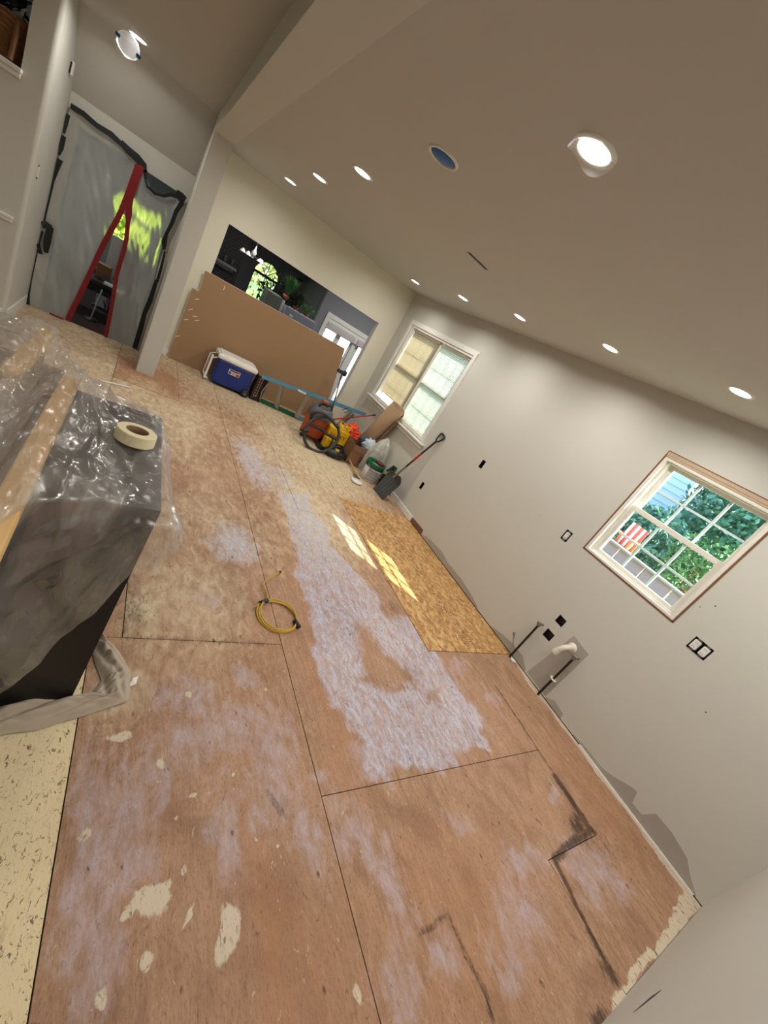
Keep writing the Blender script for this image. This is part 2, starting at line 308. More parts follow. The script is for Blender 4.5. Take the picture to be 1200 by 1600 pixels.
def floor_material():
    m = bpy.data.materials.new('worn_plywood_subfloor'); m.use_nodes = True; nt = m.node_tree; N = nt.nodes.new; L = nt.links.new
    b = nt.nodes['Principled BSDF']; b.inputs['Specular IOR Level'].default_value = .25
    tc = N('ShaderNodeTexCoord')
    def nz(scale, st=(1, 1, 1), det=6, dist=0, rough=.55):
        mp = N('ShaderNodeMapping'); mp.inputs['Scale'].default_value = st; L(tc.outputs['Object'], mp.inputs[0])
        n = N('ShaderNodeTexNoise'); n.inputs['Scale'].default_value = scale; n.inputs['Detail'].default_value = det; n.inputs['Distortion'].default_value = dist; n.inputs['Roughness'].default_value = rough
        L(mp.outputs[0], n.inputs['Vector']); return n.outputs[0]
    def math_(op, a, b_, clamp=False):
        n = N('ShaderNodeMath'); n.operation = op; n.use_clamp = clamp
        for i, v in enumerate((a, b_)):
            if isinstance(v, (int, float)): n.inputs[i].default_value = v
            elif v is not None: L(v, n.inputs[i])
        return n.outputs[0]
    def rng(v, a, b_, c=0, d=1):
        n = N('ShaderNodeMapRange'); n.inputs['From Min'].default_value = a; n.inputs['From Max'].default_value = b_; n.inputs['To Min'].default_value = c; n.inputs['To Max'].default_value = d; L(v, n.inputs[0]); return n.outputs[0]
    def mix(f, a, c):
        n = N('ShaderNodeMix'); n.data_type = 'RGBA'
        if isinstance(f, (int, float)): n.inputs[0].default_value = f
        else: L(f, n.inputs[0])
        for i, v in ((6, a), (7, c)):
            if isinstance(v, tuple): n.inputs[i].default_value = v
            else: L(v, n.inputs[i])
        return n.outputs[2]
    def attr(name):
        a = N('ShaderNodeAttribute'); a.attribute_name = name; return a
    a1 = attr('m1'); a2 = attr('m2'); s1 = N('ShaderNodeSeparateColor'); s2 = N('ShaderNodeSeparateColor'); L(a1.outputs['Color'], s1.inputs[0]); L(a2.outputs['Color'], s2.inputs[0])
    crm = attr('m3').outputs['Fac']
    big = nz(1.6, (1, .6, 1), 5, .6); grain = nz(5, (9, 1.1, 1), 6, .5, .65); fine = nz(60, (2.5, .8, 1), 5, 0, .7); mid = nz(11, (1.6, .8, 1), 6, .5, .68); fleck = nz(34, (1.3, .6, 1), 4, 1, .7); fl2 = nz(130, (1, 1, 1), 3, 0, .8)
    g = math_('ADD', math_('MULTIPLY', grain, .55), math_('MULTIPLY', mid, .45))
    base = mix(rng(g, .36, .64), rgb(136, 102, 79), rgb(188, 151, 121)); base = mix(rng(big, .35, .65, 0, .65), base, rgb(182, 144, 118)); base = mix(rng(nz(3.2, (1, .7, 1), 5, 1), .5, .68, 0, .55), base, rgb(134, 98, 76))
    base = mix(rng(fine, .50, .68, 0, .55), base, rgb(108, 76, 58)); base = mix(math_('MULTIPLY', s2.outputs[2], rng(mid, .35, .6, .2, .75)), base, rgb(166, 116, 78))
    def edge(v, amt=.55, lo=.42, hi=.56, n_=mid):
        t = math_('ADD', v, math_('MULTIPLY', math_('SUBTRACT', n_, .5), amt * 2)); return rng(t, lo, hi)
    # dust
    dcol = mix(rng(mid, .35, .65), rgb(196, 174, 144), rgb(218, 203, 172)); dcol = mix(rng(fl2, .56, .66, 0, .45), dcol, rgb(160, 130, 104)); dcol = mix(rng(fleck, .61, .68, 0, .6), dcol, rgb(146, 112, 86))
    col = mix(math_('MULTIPLY', edge(s1.outputs[2], .6, .15, .95), .92), base, dcol)
    # violet film
    vcol = mix(rng(fleck, .35, .65), rgb(170, 142, 134), rgb(190, 178, 186)); vm = edge(s1.outputs[1], .95, .3, .85)
    col = mix(math_('MULTIPLY', vm, .72), col, vcol)
    lcol = mix(rng(fleck, .4, .6), rgb(168, 164, 182), rgb(206, 208, 224)); lcol = mix(rng(fl2, .56, .66, 0, .4), lcol, rgb(120, 104, 110)); lcol = mix(rng(big, .5, .7, 0, .4), lcol, rgb(218, 218, 226)); lm = edge(s1.outputs[0], .6, .3, .7)
    holes = math_('ADD', rng(fleck, .55, .70, 0, .6), rng(mid, .52, .66, 0, .35)); str_ = rng(nz(7, (3.2, 1.3, 1), 6, 1.2, .72), .40, .60, .3, 1); col = mix(math_('MULTIPLY', math_('MULTIPLY', lm, str_), math_('SUBTRACT', .92, holes)), col, lcol)
    col = mix(math_('MULTIPLY', crm, .96), col, mix(rng(mid, .58, .66, 0, .7), rgb(226, 208, 168), rgb(196, 168, 134)))
    sp = edge(s2.outputs[0], .5, .45, .6, fleck); spcol = mix(rng(fleck, .55, .66, 0, .8), rgb(212, 198, 176), rgb(150, 124, 104)); col = mix(math_('MULTIPLY', sp, .9), col, spcol)
    # small chips and dents
    vo = N('ShaderNodeTexVoronoi'); vo.inputs['Scale'].default_value = 9; mpv = N('ShaderNodeMapping'); mpv.inputs['Scale'].default_value = (1.5, .8, 1); L(tc.outputs['Object'], mpv.inputs[0]); L(mpv.outputs[0], vo.inputs['Vector'])
    chip = math_('MULTIPLY', rng(vo.outputs['Distance'], .13, .07), rng(mid, .47, .56)); col = mix(math_('MULTIPLY', chip, .8), col, rgb(70, 44, 34))
    sc_ = math_('MULTIPLY', rng(fleck, .61, .68), .5); col = mix(sc_, col, rgb(92, 60, 46))
    wt = math_('MULTIPLY', rng(fleck, .345, .30), .55); col = mix(wt, col, rgb(220, 206, 186))
    cd = math_('MULTIPLY', crm, rng(nz(55, (1, .6, 1), 5, 1.5, .7), .59, .62)); col = mix(math_('MULTIPLY', cd, .85), col, rgb(96, 74, 54))
    dk = edge(s2.outputs[1], .8, .35, .85, fleck); dk = math_('MULTIPLY', dk, rng(mid, .3, .6, .6, 1)); col = mix(math_('MULTIPLY', dk, .88), col, rgb(48, 36, 30))
    L(col, b.inputs['Base Color']); L(rng(fine, .3, .7, .5, .8), b.inputs['Roughness'])
    bp = N('ShaderNodeBump'); bp.inputs['Strength'].default_value = .35; bp.inputs['Distance'].default_value = .006
    hh = math_('ADD', math_('ADD', grain, fleck), math_('MULTIPLY', sp, .8)); L(hh, bp.inputs['Height']); L(bp.outputs[0], b.inputs['Normal'])
    return m
floor_m = floor_material()
def osb_material():
    m = bpy.data.materials.new('oriented_strand_board'); m.use_nodes = True; nt = m.node_tree; N = nt.nodes.new; L = nt.links.new; b = nt.nodes['Principled BSDF']
    tc = N('ShaderNodeTexCoord'); cols = []
    mp = N('ShaderNodeMapping'); mp.inputs['Rotation'].default_value = (0, 0, .3); mp.inputs['Scale'].default_value = (1.6, .8, 1); L(tc.outputs['Object'], mp.inputs[0])
    ns = N('ShaderNodeTexNoise'); ns.inputs['Scale'].default_value = 10; L(mp.outputs[0], ns.inputs['Vector'])
    va = N('ShaderNodeMixRGB'); va.inputs[0].default_value = .12; L(mp.outputs[0], va.inputs[1]); L(ns.outputs['Color'], va.inputs[2])
    vo = N('ShaderNodeTexVoronoi'); vo.inputs['Scale'].default_value = 32; L(va.outputs[0], vo.inputs['Vector'])
    sp = N('ShaderNodeSeparateColor'); L(vo.outputs['Color'], sp.inputs[0])
    cr = N('ShaderNodeValToRGB'); e = cr.color_ramp.elements; e[0].color = rgb(146, 106, 62); e[1].color = rgb(210, 172, 118); x = cr.color_ramp.elements.new(.5); x.color = rgb(182, 138, 86); L(sp.outputs[0], cr.inputs[0])
    n2 = N('ShaderNodeTexNoise'); n2.inputs['Scale'].default_value = 45; n2.inputs['Detail'].default_value = 5; L(mp.outputs[0], n2.inputs['Vector'])
    mx = N('ShaderNodeMix'); mx.data_type = 'RGBA'; mx.inputs[0].default_value = .22; L(cr.outputs[0], mx.inputs[6]); L(n2.outputs['Fac'], mx.inputs[7]); mx.blend_type = 'OVERLAY'
    L(mx.outputs[2], b.inputs['Base Color']); b.inputs['Roughness'].default_value = .55
    bp = N('ShaderNodeBump'); bp.inputs['Strength'].default_value = .25; bp.inputs['Distance'].default_value = .003; L(vo.outputs['Distance'], bp.inputs['Height']); L(bp.outputs[0], b.inputs['Normal'])
    return m
osb_m = osb_material()
ink_m = mat('faded_print_ink', rgb(58, 40, 26), .8)
gap_m = mat('dark_gap_below_sheets', rgb(44, 30, 24), .9)
fl = MB().box((-8.2, -2.6, -.10), (0.0, 7.15, -.019)); floor = struct('floor', fl, gap_m)
def sheet(x0, x1, y0, y1, m=floor_m, name='plywood_sheet', dz=0.0, res=None, closed=''):
    g = .0022; x0 += 0 if 'l' in closed else g; x1 -= 0 if 'r' in closed else g; y0 += 0 if 'b' in closed else g; y1 -= 0 if 't' in closed else g
    res = res or (.018 if y0 < 1.5 else .03)
    nx = max(1, int((x1 - x0) / res)); ny = max(1, int((y1 - y0) / res)); z = -.0 + dz
    xs = np.linspace(x0, x1, nx + 1); ys = np.linspace(y0, y1, ny + 1); X, Y = np.meshgrid(xs, ys)
    vs = [(float(a), float(b), z) for a, b in zip(X.ravel(), Y.ravel())]
    fs = [(j * (nx + 1) + i, j * (nx + 1) + i + 1, (j + 1) * (nx + 1) + i + 1, (j + 1) * (nx + 1) + i) for j in range(ny) for i in range(nx)]
    k = len(vs); vs += [(x0, y0, -.018), (x1, y0, -.018), (x1, y1, -.018), (x0, y1, -.018)]
    a, b_, c, d = 0, nx, (ny + 1) * (nx + 1) - 1, ny * (nx + 1)
    bot = [list(range(a, b_ + 1)), [b_ + j * (nx + 1) for j in range(ny + 1)], [c - i for i in range(nx + 1)], [d - j * (nx + 1) for j in range(ny + 1)]]
    for q, e in enumerate(bot): fs.append([k + q] + [k + (q + 1) % 4] + e[::-1])
    me = bpy.data.meshes.new(name); me.from_pydata(vs, [], fs); me.materials.append(m)
    if m is floor_m:
        VX = np.array([v[0] for v in vs]); VY = np.array([v[1] for v in vs]); lav, vio, dust, spl, dk, org, crm = masks(VX, VY); one = np.ones_like(VX)
        for nm, ch in (('m1', (lav, vio, dust)), ('m2', (spl, dk, org)), ('m3', (crm, crm, crm))):
            at = me.color_attributes.new(nm, 'FLOAT_COLOR', 'POINT'); at.data.foreach_set('color', np.stack(list(ch) + [one], 1).astype(np.float32).ravel())
    me.update(); o = bpy.data.objects.new(name, me); COL.objects.link(o); o.parent = floor
    return o
sheet(-.59, 0, -.351, 1.65, closed='l'); sheet(-1.19, -.59, -.351, .185, closed='r'); sheet(-1.18, -.59, .75, 1.65); sheet(-1.19, -.59, .185, .75, closed='l'); sheet(-2.51, -1.19, .185, .75, closed='rb'); sheet(-2.51, -1.19, -2.5, .185, closed='t')
for a in [(-1.18, 0, 4.02, 6.4), (-1.18, 0, 6.4, 7.03),
          (-2.51, -1.18, .75, 3.45), (-2.51, -1.91, 3.45, 7.03), (-1.91, -1.18, 3.45, 4.26), (-1.91, -1.38, 4.26, 7.03), (-1.38, -1.18, 4.26, 7.03),
          (-3.52, -2.51, -2.5, 1.65), (-4.74, -3.52, -2.5, 1.65), (-3.39, -2.51, 1.65, 4.1), (-4.6, -3.39, 1.65, 4.1), (-3.72, -2.51, 4.1, 5.3), (-4.94, -3.72, 4.1, 5.3), (-3.72, -3.03, 5.3, 6.14), (-3.03, -2.51, 5.3, 7.03), (-3.518, -3.03, 6.14, 7.03), (-4.94, -3.72, 5.3, 6.69), (-3.72, -3.518, 6.14, 6.69)]:
    sheet(*a, dz=random.uniform(-.0015, .0015))
sheet(-8, -4.94, 4.1, 6.69)
o = sheet(-1.18, 0, 1.65, 4.02, osb_m, 'strand_board_sheet', dz=.004, res=1.3); o['label'] = 'newer golden strand board sheet with printed marks'
ink = MB(); yy = 1.75
while yy < 3.95:                      # faded stamped print running along the board
    h = random.uniform(.012, .035)
    for xx in (-.60, -.575, -.545, -.52):
        if random.random() < .62: ink.box((xx - random.uniform(.004, .010), yy, .0035), (xx + random.uniform(.003, .009), yy + h * random.uniform(.2, .5), .0046))
    yy += h
ink.box((-.625, 1.68, .0035), (-.622, 2.9, .0045)); ink.box((-.495, 1.68, .0035), (-.4925, 2.5, .0045))
ink.build('stamped_print', ink_m, o, kind='stuff')
# cavity below the far next rooms handled further down

# ================================================================== ROOM SHELL
def wall_with_holes(axis, t0, t1, a0, a1, z0, z1, holes):
    mb = MB(); cuts = sorted(set([a0, a1] + [h[0] for h in holes] + [h[1] for h in holes]))
    def bx(p, q, r, s):
        if q - p < 1e-6 or s - r < 1e-6: return
        if axis == 'x': mb.box((t0, p, r), (t1, q, s))
        else: mb.box((p, t0, r), (q, t1, s))
    for p, q in zip(cuts[:-1], cuts[1:]):
        hs = sorted([(h[2], h[3]) for h in holes if h[0] <= p + 1e-6 and h[1] >= q - 1e-6]); z = z0
        for r, s in hs: bx(p, q, z, r); z = s
        bx(p, q, z, z1)
    return mb
W1 = (.904, 1.818, 1.273, 2.342)     # near window rough opening (y0,y1,z0,z1)
W2 = (4.72, 6.58, .95, 2.30)
oh = []
def oy(y, z, dy=.062, dz=.105): oh.append((y - dy / 2, y + dy / 2, z - dz / 2, z + dz / 2))
oy(3.46, 1.26); oy(4.16, .49); oy(1.51, .446, .09, .085); oy(1.516, .628, .085, .08); oy(2.02, 1.258, .075, .11); oy(.675, 1.258, .135, .105)
wr = struct('wall_right', wall_with_holes('x', 0, .15, -.351, 7.15, .012, 2.85, [W1, W2] + oh), wall_m)
struct('trim_wall_cavity', MB().box((.004, -.46, -.1), (.149, 7.1, .0115)).box((.151, -.35, -.1), (.16, .90, 2.8)).box((.151, 1.82, -.1), (.16, 4.7, 2.8)).box((.151, .9, -.1), (.16, 1.82, 1.26)), gap_m)
struct('wall_back', wall_with_holes('y', 7.033, 7.15, -3.42, .0, 0, 2.85, [(-2.99, -.36, 0, 2.036)]), cream_m)
# white corner bead along the opening's head and jamb
struct('trim_1', MB().box((-2.99, 7.03, 2.028), (-.36, 7.152, 2.0365)).box((-.365, 7.03, .0), (-.36, 7.152, 2.03)), white_m)
struct('wall_partition', MB().box((-3.518, 5.80, 0), (-3.326, 7.033, 2.667)), wall_m)
struct('ceiling_beam', MB().box((-3.518, -2.6, 2.66), (-3.326, 7.15, 2.95)), wall_m)
struct('ceiling', wall_with_holes('z0', 0, 0, 0, 0, 0, 0, []).box((-3.33, -2.6, H), (-1.79, 7.15, H + .1)).box((-1.55, -2.6, H), (.15, 7.15, H + .1)).box((-1.79, -2.6, H), (-1.55, 3.22, H + .1)).box((-1.79, 3.30, H), (-1.55, 7.15, H + .1)), ceil_m)
struct('ceiling_hall', MB().box((-8.1, -2.6, HL), (-3.515, 7.0, HL + .1)), ceil_m)
struct('ceiling_slope', MB().prism([(6.18, 2.86), (6.75, 2.20), (6.75, 2.86)], 'x', -4.74, -3.518), ceil_m)
struct('wall_door_side', wall_with_holes('y', 6.70, 6.80, -4.74, -3.50, 0, 2.25, [(-4.62, -3.60, 0, 2.0)]), wall_m)
# rounded corner of the hall wall
pl = [(-8.1, 5.76), (-4.775, 5.76)] + [(-4.775 + .04 * math.sin(a), 5.80 - .04 * math.cos(a)) for a in np.linspace(.2, 1.57, 7)] + [(-4.735, 6.8), (-4.85, 6.8), (-4.85, 5.90), (-8.1, 5.90)]
pl_low = pl
wl = MB().prism(pl_low, 'z', 0, 2.085); pr = [p for p in pl if p[0] > -4.93]
wl.prism([(-4.925, 5.76)] + pl[1:9] + [(-4.735, 6.8), (-4.85, 6.8), (-4.85, 5.90), (-4.925, 5.90)], 'z', 2.085, 2.86)
for f in range(len(wl.sm)): wl.sm[f] = False
struct('wall_left', wl, wall_m)
struct('trim_2', MB().bbox((-8.0, 5.70, 2.075), (-4.912, 5.92, 2.108), .006).bbox((-8.0, 5.735, 2.035), (-4.918, 5.76, 2.076), .006), white_m)
struct('trim_3', MB().bbox((-8.0, 5.728, .965), (-4.80, 5.76, .99), .006).bbox((-8.0, 5.738, .935), (-4.805, 5.76, .968), .008), white_m)
struct('baseboard_left', MB().bbox((-4.736, 5.80, 0), (-4.722, 6.70, .11), .004).bbox((-8, 5.746, 0), (-4.76, 5.761, .11), .004), white_m)
struct('baseboard_back', MB().bbox((-3.32, 7.018, 0), (-2.99, 7.034, .10), .004), white_m)
struct('wall_near', MB().box((-2.6, -.47, -.02), (.15, -.351, 2.85)), wall_m)
struct('wall_behind', MB().box((-8.2, -2.7, -.02), (-2.48, -2.6, 3)).box((-2.6, -2.7, -.02), (-2.48, -.47, 3)).box((-8.2, -2.6, -.02), (-8.1, 6, 3)), wall_m)
sheet(-8.05, -4.74, -2.5, 1.65, res=.5); sheet(-8.05, -4.6, 1.65, 4.1, res=.5)
# unpainted bits of the right wall
def patch(poly, t=.0012): return MB().prism(poly, 'x', -t, .0)
for poly in [[(1.344, .626), (1.151, .605), (1.159, .03), (1.42, .03), (1.40, .20), (1.366, .412)],
             [(3.62, .02), (3.50, .07), (3.16, .105), (2.96, .075), (2.65, .085), (2.4, .06), (2.27, .03), (2.27, .013), (3.62, .013)],
             [(2.0, .02), (1.85, .07), (1.71, .095), (1.55, .10), (1.44, .03), (1.44, .013), (2.0, .013)],
             [(1.15, .03), (1.08, .075), (.96, .06), (.95, .013), (1.15, .013)],
             [(.80, .02), (.69, .04), (.5, .045), (.42, .08), (.31, .145), (.27, .155), (.24, .065), (.16, .07), (.118, .165), (0, .17), (-.14, .14), (-.22, .07), (-.30, .022), (-.30, .013), (.8, .013)]]:
    patch(poly).build('unpainted_patch', bare_m, wr, label='darker unpainted patch on the wall')
patch([(3.95, .013), (3.95, .075), (3.64, .085), (3.62, .013)], .003).build('bare_stud_strip', rawwood2_m, wr, label='bare brown wood strip at the wall base')
struct('baseboard_right', MB().bbox((-.016, 3.95, 0), (0, 4.62, .085), .004), white_m)
struct('trim_4', MB().bbox((-.014, -.29, .002), (-.001, .72, .016), .003), white_m)
struct('trim_5', MB().box((-.03, -.351, -.001), (0, 1.64, .0035)), mat('pale_wall_base_strip', rgb(206, 186, 164), .8, noise_amt=.15, nscale=12))
for (y, z) in ((2.39, 1.24), (.38, .95), (.80, 1.56), (.86, 1.49)): MB().lathe([(0, 0), (.004, 0), (.004, .002)], 8, T(-.001, y, z) @ RY(-math.pi / 2)).build('screw_hole', black_m, wr)
MB().prism([(-1.53, .235), (-1.49, .26), (-1.44, .29), (-1.42, .335), (-1.46, .31), (-1.50, .27)], 'y', -.3512, -.3495).build('torn_paint_scar', mat('scar_dark', rgb(60, 62, 70), .8), bpy.data.objects['wall_near'])

# ================================================================== NEAR WINDOW (window_1)
def frame_yz(mb, x0, x1, y0, y1, z0, z1, w, wz=None, r=.003):
    wz = wz or w
    mb.bbox((x0, y0, z0), (x1, y0 + w, z1), r); mb.bbox((x0, y1 - w, z0), (x1, y1, z1), r)
    mb.bbox((x0, y0 + w, z0), (x1, y1 - w, z0 + wz), r); mb.bbox((x0, y0 + w, z1 - wz), (x1, y1 - w, z1), r); return mb
y0, y1, z0, z1 = W1
vin = mat('window_vinyl', rgb(226, 222, 212), .4)
wd = bpy.data.objects.new('window_1', None); COL.objects.link(wd); wd['kind'] = 'structure'; wd.location = (0, y0, z0)
mbf = MB(); frame_yz(mbf, -.004, .13, y0 + .012, y1 - .012, z0 + .012, z1 - .05, .030, .022); frame_yz(mbf, .03, .13, y0 + .04, y1 - .04, z0 + .03, z1 - .06, .022, .02); mbf.build('window_frame', vin, wd)
MB().box((-.003, y0 + .012, z1 - .048), (.14, y1 - .012, z1 - .03)).box((-.006, y0 + .006, z1 - .03), (.02, y1 - .006, z1 - .002)).build('head_jamb', mat('head_jamb_tan', rgb(186, 164, 140), .8, noise_amt=.1), wd)
rw = MB(); rw.box((-.002, y0 - .004, z0), (.05, y0 + .011, z1)); rw.box((-.002, y1 - .011, z0), (.05, y1 + .003, z1)); rw.box((-.003, y0, z1 - .006), (.05, y1, z1 + .006)); rw.box((-.002, y0, z0 - .003), (.05, y1, z0 + .011)); rw.build('rough_opening_edge', rawwood2_m, wd)
def sash(name, x0, x1, a, b, c, d, parent):
    s = frame_yz(MB(), x0, x1, a, b, c, d, .045, .042).build(name, vin, parent)
    gy0, gy1, gz0, gz1 = a + .045, b - .045, c + .042, d - .042; xm = (x0 + x1) / 2
    mu = mat('muntin_white', rgb(206, 226, 224), .4)
    for k in (1, 2):
        yy = gy0 + (gy1 - gy0) * k / 3; MB().box((xm - .006, yy - .009, gz0), (xm + .006, yy + .009, gz1)).build('muntin', mu, s)
    zz = (gz0 + gz1) / 2
    for k in range(3):
        p = gy0 + (gy1 - gy0) * k / 3 + .009; q = gy0 + (gy1 - gy0) * (k + 1) / 3 - .009; MB().box((xm - .006, p, zz - .009), (xm + .006, q, zz + .009)).build('muntin', mu, s)
    MB().box((xm + .008, gy0, gz0), (xm + .011, gy1, gz1)).build('pane', clear_m, s)
sash('upper_sash', .085, .115, .945, 1.762, 1.79, 2.275, wd)
sash('lower_sash', .045, .08, .955, 1.765, 1.312, 1.835, wd)
# far window (window_2)
y0, y1, z0, z1 = W2
w2 = bpy.data.objects.new('window_2', None); COL.objects.link(w2); w2['kind'] = 'structure'; w2.location = (0, y0, z0)
mbf = MB(); frame_yz(mbf, -.018, .005, y0 - .06, y1 + .10, z0, z1 + .05, .065, .05); mbf.bbox((-.012, y0 - .075, z1 + .045), (0, y1 + .11, z1 + .075), .003); mbf.build('casing', white_m, w2)
mbf = MB(); frame_yz(mbf, .0, .14, y0, y1, z0, z1, .035, .035); mbf.bbox((.05, 5.60, z0), (.13, 5.66, z1)); mbf.build('window_frame', white_m, w2)
MB().bbox((-.085, y0 - .14, .915), (.03, y1 + .13, .94), .006).build('window_sill', white_m, w2)
MB().bbox((-.03, y0 - .10, .85), (0, y1 + .09, .913), .006).build('apron', white_m, w2)
MB().box((-.005, y0 - .08, .10), (0, y1 + .08, .85)).build('apron_panel', mat('panel_under_window', rgb(206, 204, 192), .7), w2)
for (a, b) in ((4.75, 5.60), (5.66, 6.55)):
    s = frame_yz(MB(), .08, .11, a, b, z0 + .03, 1.64, .04).bbox((.08, a, 1.60), (.11, b, 1.65)).build('lower_sash', vin, w2); frame_yz(MB(), .10, .13, a, b, 1.62, z1 - .03, .04).build('upper_sash', vin, w2)
    MB().box((.095, a + .03, z0 + .05), (.098, b - .03, 1.61)).box((.115, a + .03, 1.66), (.118, b - .03, z1 - .06)).build('pane', clear_m, w2)
    for k in (1, 2, 3):
        yy = a + (b - a) * k / 4; MB().box((.090, yy - .006, z0 + .07), (.098, yy + .006, 1.60)).box((.110, yy - .006, 1.66), (.118, yy + .006, z1 - .07)).build('muntin', vin, w2)
    for zz in (1.29, 1.95): MB().box((.092 if zz < 1.6 else .110, a + .04, zz - .006), (.098 if zz < 1.6 else .118, b - .04, zz + .006)).build('muntin', vin, w2)
def shade(y0_, y1_, zb, m, label):
    t = thing('cellular_shade', label, 'blind', (.03, (y0_ + y1_) / 2, 2.27))
    n = int((2.235 - zb) / .02)
    MB().grid(lambda u, v: Vector((.058 + (.008 if int(round(v * 2 * n)) % 2 else -.008), y0_ + .01 + (y1_ - y0_ - .02) * u, zb + (2.235 - zb) * v)), 1, 2 * n, False).build('pleated_fabric', m, t)
    MB().bbox((.035, y0_ + .005, 2.235), (.075, y1_ - .005, 2.265), .004).build('headrail', white_m, t)
    MB().bbox((.043, y0_ + .008, zb - .018), (.073, y1_ - .008, zb + .002), .003).build('bottom_rail', tan_m, t)
    return t
shade(5.64, 6.545, 1.12, shade_m, 'beige pleated window shade on the left half of the far window, stopping above the sill')
shade(4.755, 5.62, .99, shade2_m, 'sheer pale pleated window shade on the right half of the far window, fully lowered')
hk = thing('shade_hook', 'small white curled cord hook on the head of the far window shade', 'hook', (0, 5.5, 2.25))
MB().tube([(.005 + .0, 5.5 + .02 * math.cos(a), 2.24 + .022 * math.sin(a)) for a in np.linspace(.5, 5.2, 14)], .005, 6).build('hook', white_m, hk)

# ================================================================== CEILING LAMPS
def lamp_glow(st): 
    m = mat('lamp_lens_%d' % int(st), (1, .97, .92, 1), .5, emit=st); return m
protos = {}
def downlight(x, y, z, label, group, r=.062, W=LAMP_W):
    key = 'p'
    if key not in protos:
        t = thing('downlight', label, 'ceiling light', (0, 0, 0), group)
        MB().lathe([(r, .0), (r + .004, -.006), (r + .022, -.004), (r + .024, 0)], 28).build('trim_ring', white_m, t)
        MB().lathe([(0.0001, -.003), (r + .001, -.003)], 28).build('lens', lamp_glow(14), t)
        protos[key] = t; t.location = (x, y, z)
    else:
        t = copy_tree(protos[key]); t.location = (x, y, z); t['label'] = label; t['group'] = group
    L_ = bpy.data.lights.new('downlight_lamp', 'AREA'); L_.shape = 'DISK'; L_.size = .12; L_.energy = W; L_.color = (1, .97, .90); L_.spread = math.radians(165)
    lo = bpy.data.objects.new('downlight_lamp', L_); COL.objects.link(lo); lo.location = (x, y, z - .012); lo.parent = None
    return t
nm = ['nearest to the near window', 'second from the near window', 'third from the near window', 'fourth from the near window', 'in the far corner']
for k, y in enumerate((1.41, 2.45, 3.62, 4.72, 6.03)): downlight(-.645, y, H, 'recessed light in the row along the window wall, ' + nm[k], 'recessed lights along the window wall')
nm = ['the middle of the three small ones, towards the camera', 'the middle one', 'farthest from the camera']
downlight(-2.675, 3.64, H, 'recessed ceiling light above the pass-through row, right one of the three', 'recessed lights by the beam')
downlight(-2.675, 4.78, H, 'recessed ceiling light by the beam, middle one of the three', 'recessed lights by the beam')
downlight(-2.675, 5.99, H, 'recessed ceiling light by the beam, left one nearest the pass-through wall', 'recessed lights by the beam')
bl = downlight(-2.65, 1.435, H, 'large bright recessed ceiling light with loose clear film, nearest the camera', 'recessed lights by the beam')
def blob_ring(): 
    return MB().grid(lambda u, v: Vector((-2.65 + (.068 + .022 * v) * math.cos(6.283 * u), 1.435 + (.068 + .022 * v) * math.sin(6.283 * u), H - .006 - .016 * v * (1 + math.sin(6.283 * u * 3)) * .7)), 40, 3)
blob_ring().build('loose_film', ring_film_m, bl)
hl = downlight(-4.25, 5.72, HL, 'recessed ceiling light in the hall with hanging clear film', 'recessed light in the hall', W=HALL_W)
for (x, y, z_, w_) in ((-.645, .30, H, LAMP_W), (-2.65, .25, H, LAMP_W), (-1.65, -.12, H, LAMP_W), (-5.9, 4.2, HL, HALL_W), (-5.2, 1.2, HL, HALL_W), (-4.6, -1.2, HL, HALL_W)):
    downlight(x, y, z_, 'recessed ceiling light added out of view to brighten the rooms', 'added lights out of view', W=w_)  # unseen extra lamps, added only to light the rooms
f_ = thing('hanging_film_disc', 'clear round film disc hanging by blue tape below the hall light', 'film', (-4.29, 5.6, 2.74))
Mf = T(-4.29, 5.6, 2.735) @ RX(1.25) @ RY(.3)
MB().lathe([(.0001, 0), (.075, .002), (.082, 0)], 28, Mf).build('film', ring_film_m, f_); MB().tube([Mf @ Vector((.085 * math.cos(a), .085 * math.sin(a), 0)) for a in np.linspace(0, 6.283, 29)[:-1]], .004, 6, closed=True).build('rim', ring_film_m, f_)
for a in (3.1, -.1): MB().box((.065, -.012, -.003), (.10, .012, .004), Mf @ RZ(a)).build('blue_tape', bluetape_m, f_)
MB().tube([Mf @ Vector((0, .08, 0)), (-4.25, 5.70, HL - .004)], .0025, 6).build('strand', ring_film_m, f_)
bc = thing('capped_light_opening', 'unlit ceiling opening covered by a round blue cap', 'ceiling cap', (-2.71, 2.40, H))
MB().lathe([(.074, 0), (.078, -.008), (.088, -.006), (.09, 0)], 28, T(-2.71, 2.40, H)).build('ring', white_m, bc); MB().lathe([(.0001, -.012), (.05, -.011), (.073, -.002), (.075, 0)], 28, T(-2.71, 2.40, H)).build('cap', bluetape_m, bc)
vt = thing('ceiling_vent_opening', 'narrow dark rectangular vent opening in the kitchen ceiling', 'vent', (-1.67, 3.26, H))
MB().box((-1.79, 3.22, H + .02), (-1.55, 3.30, H + .024)).build('duct_back', gap_m, vt); MB().box((-1.785, 3.268, H - .001), (-1.555, 3.295, H + .012)).build('damper_plate', steel_m, vt); MB().box((-1.79, 3.22, H - .002), (-1.55, 3.226, H + .02)).build('duct_edge', alu_m, vt)

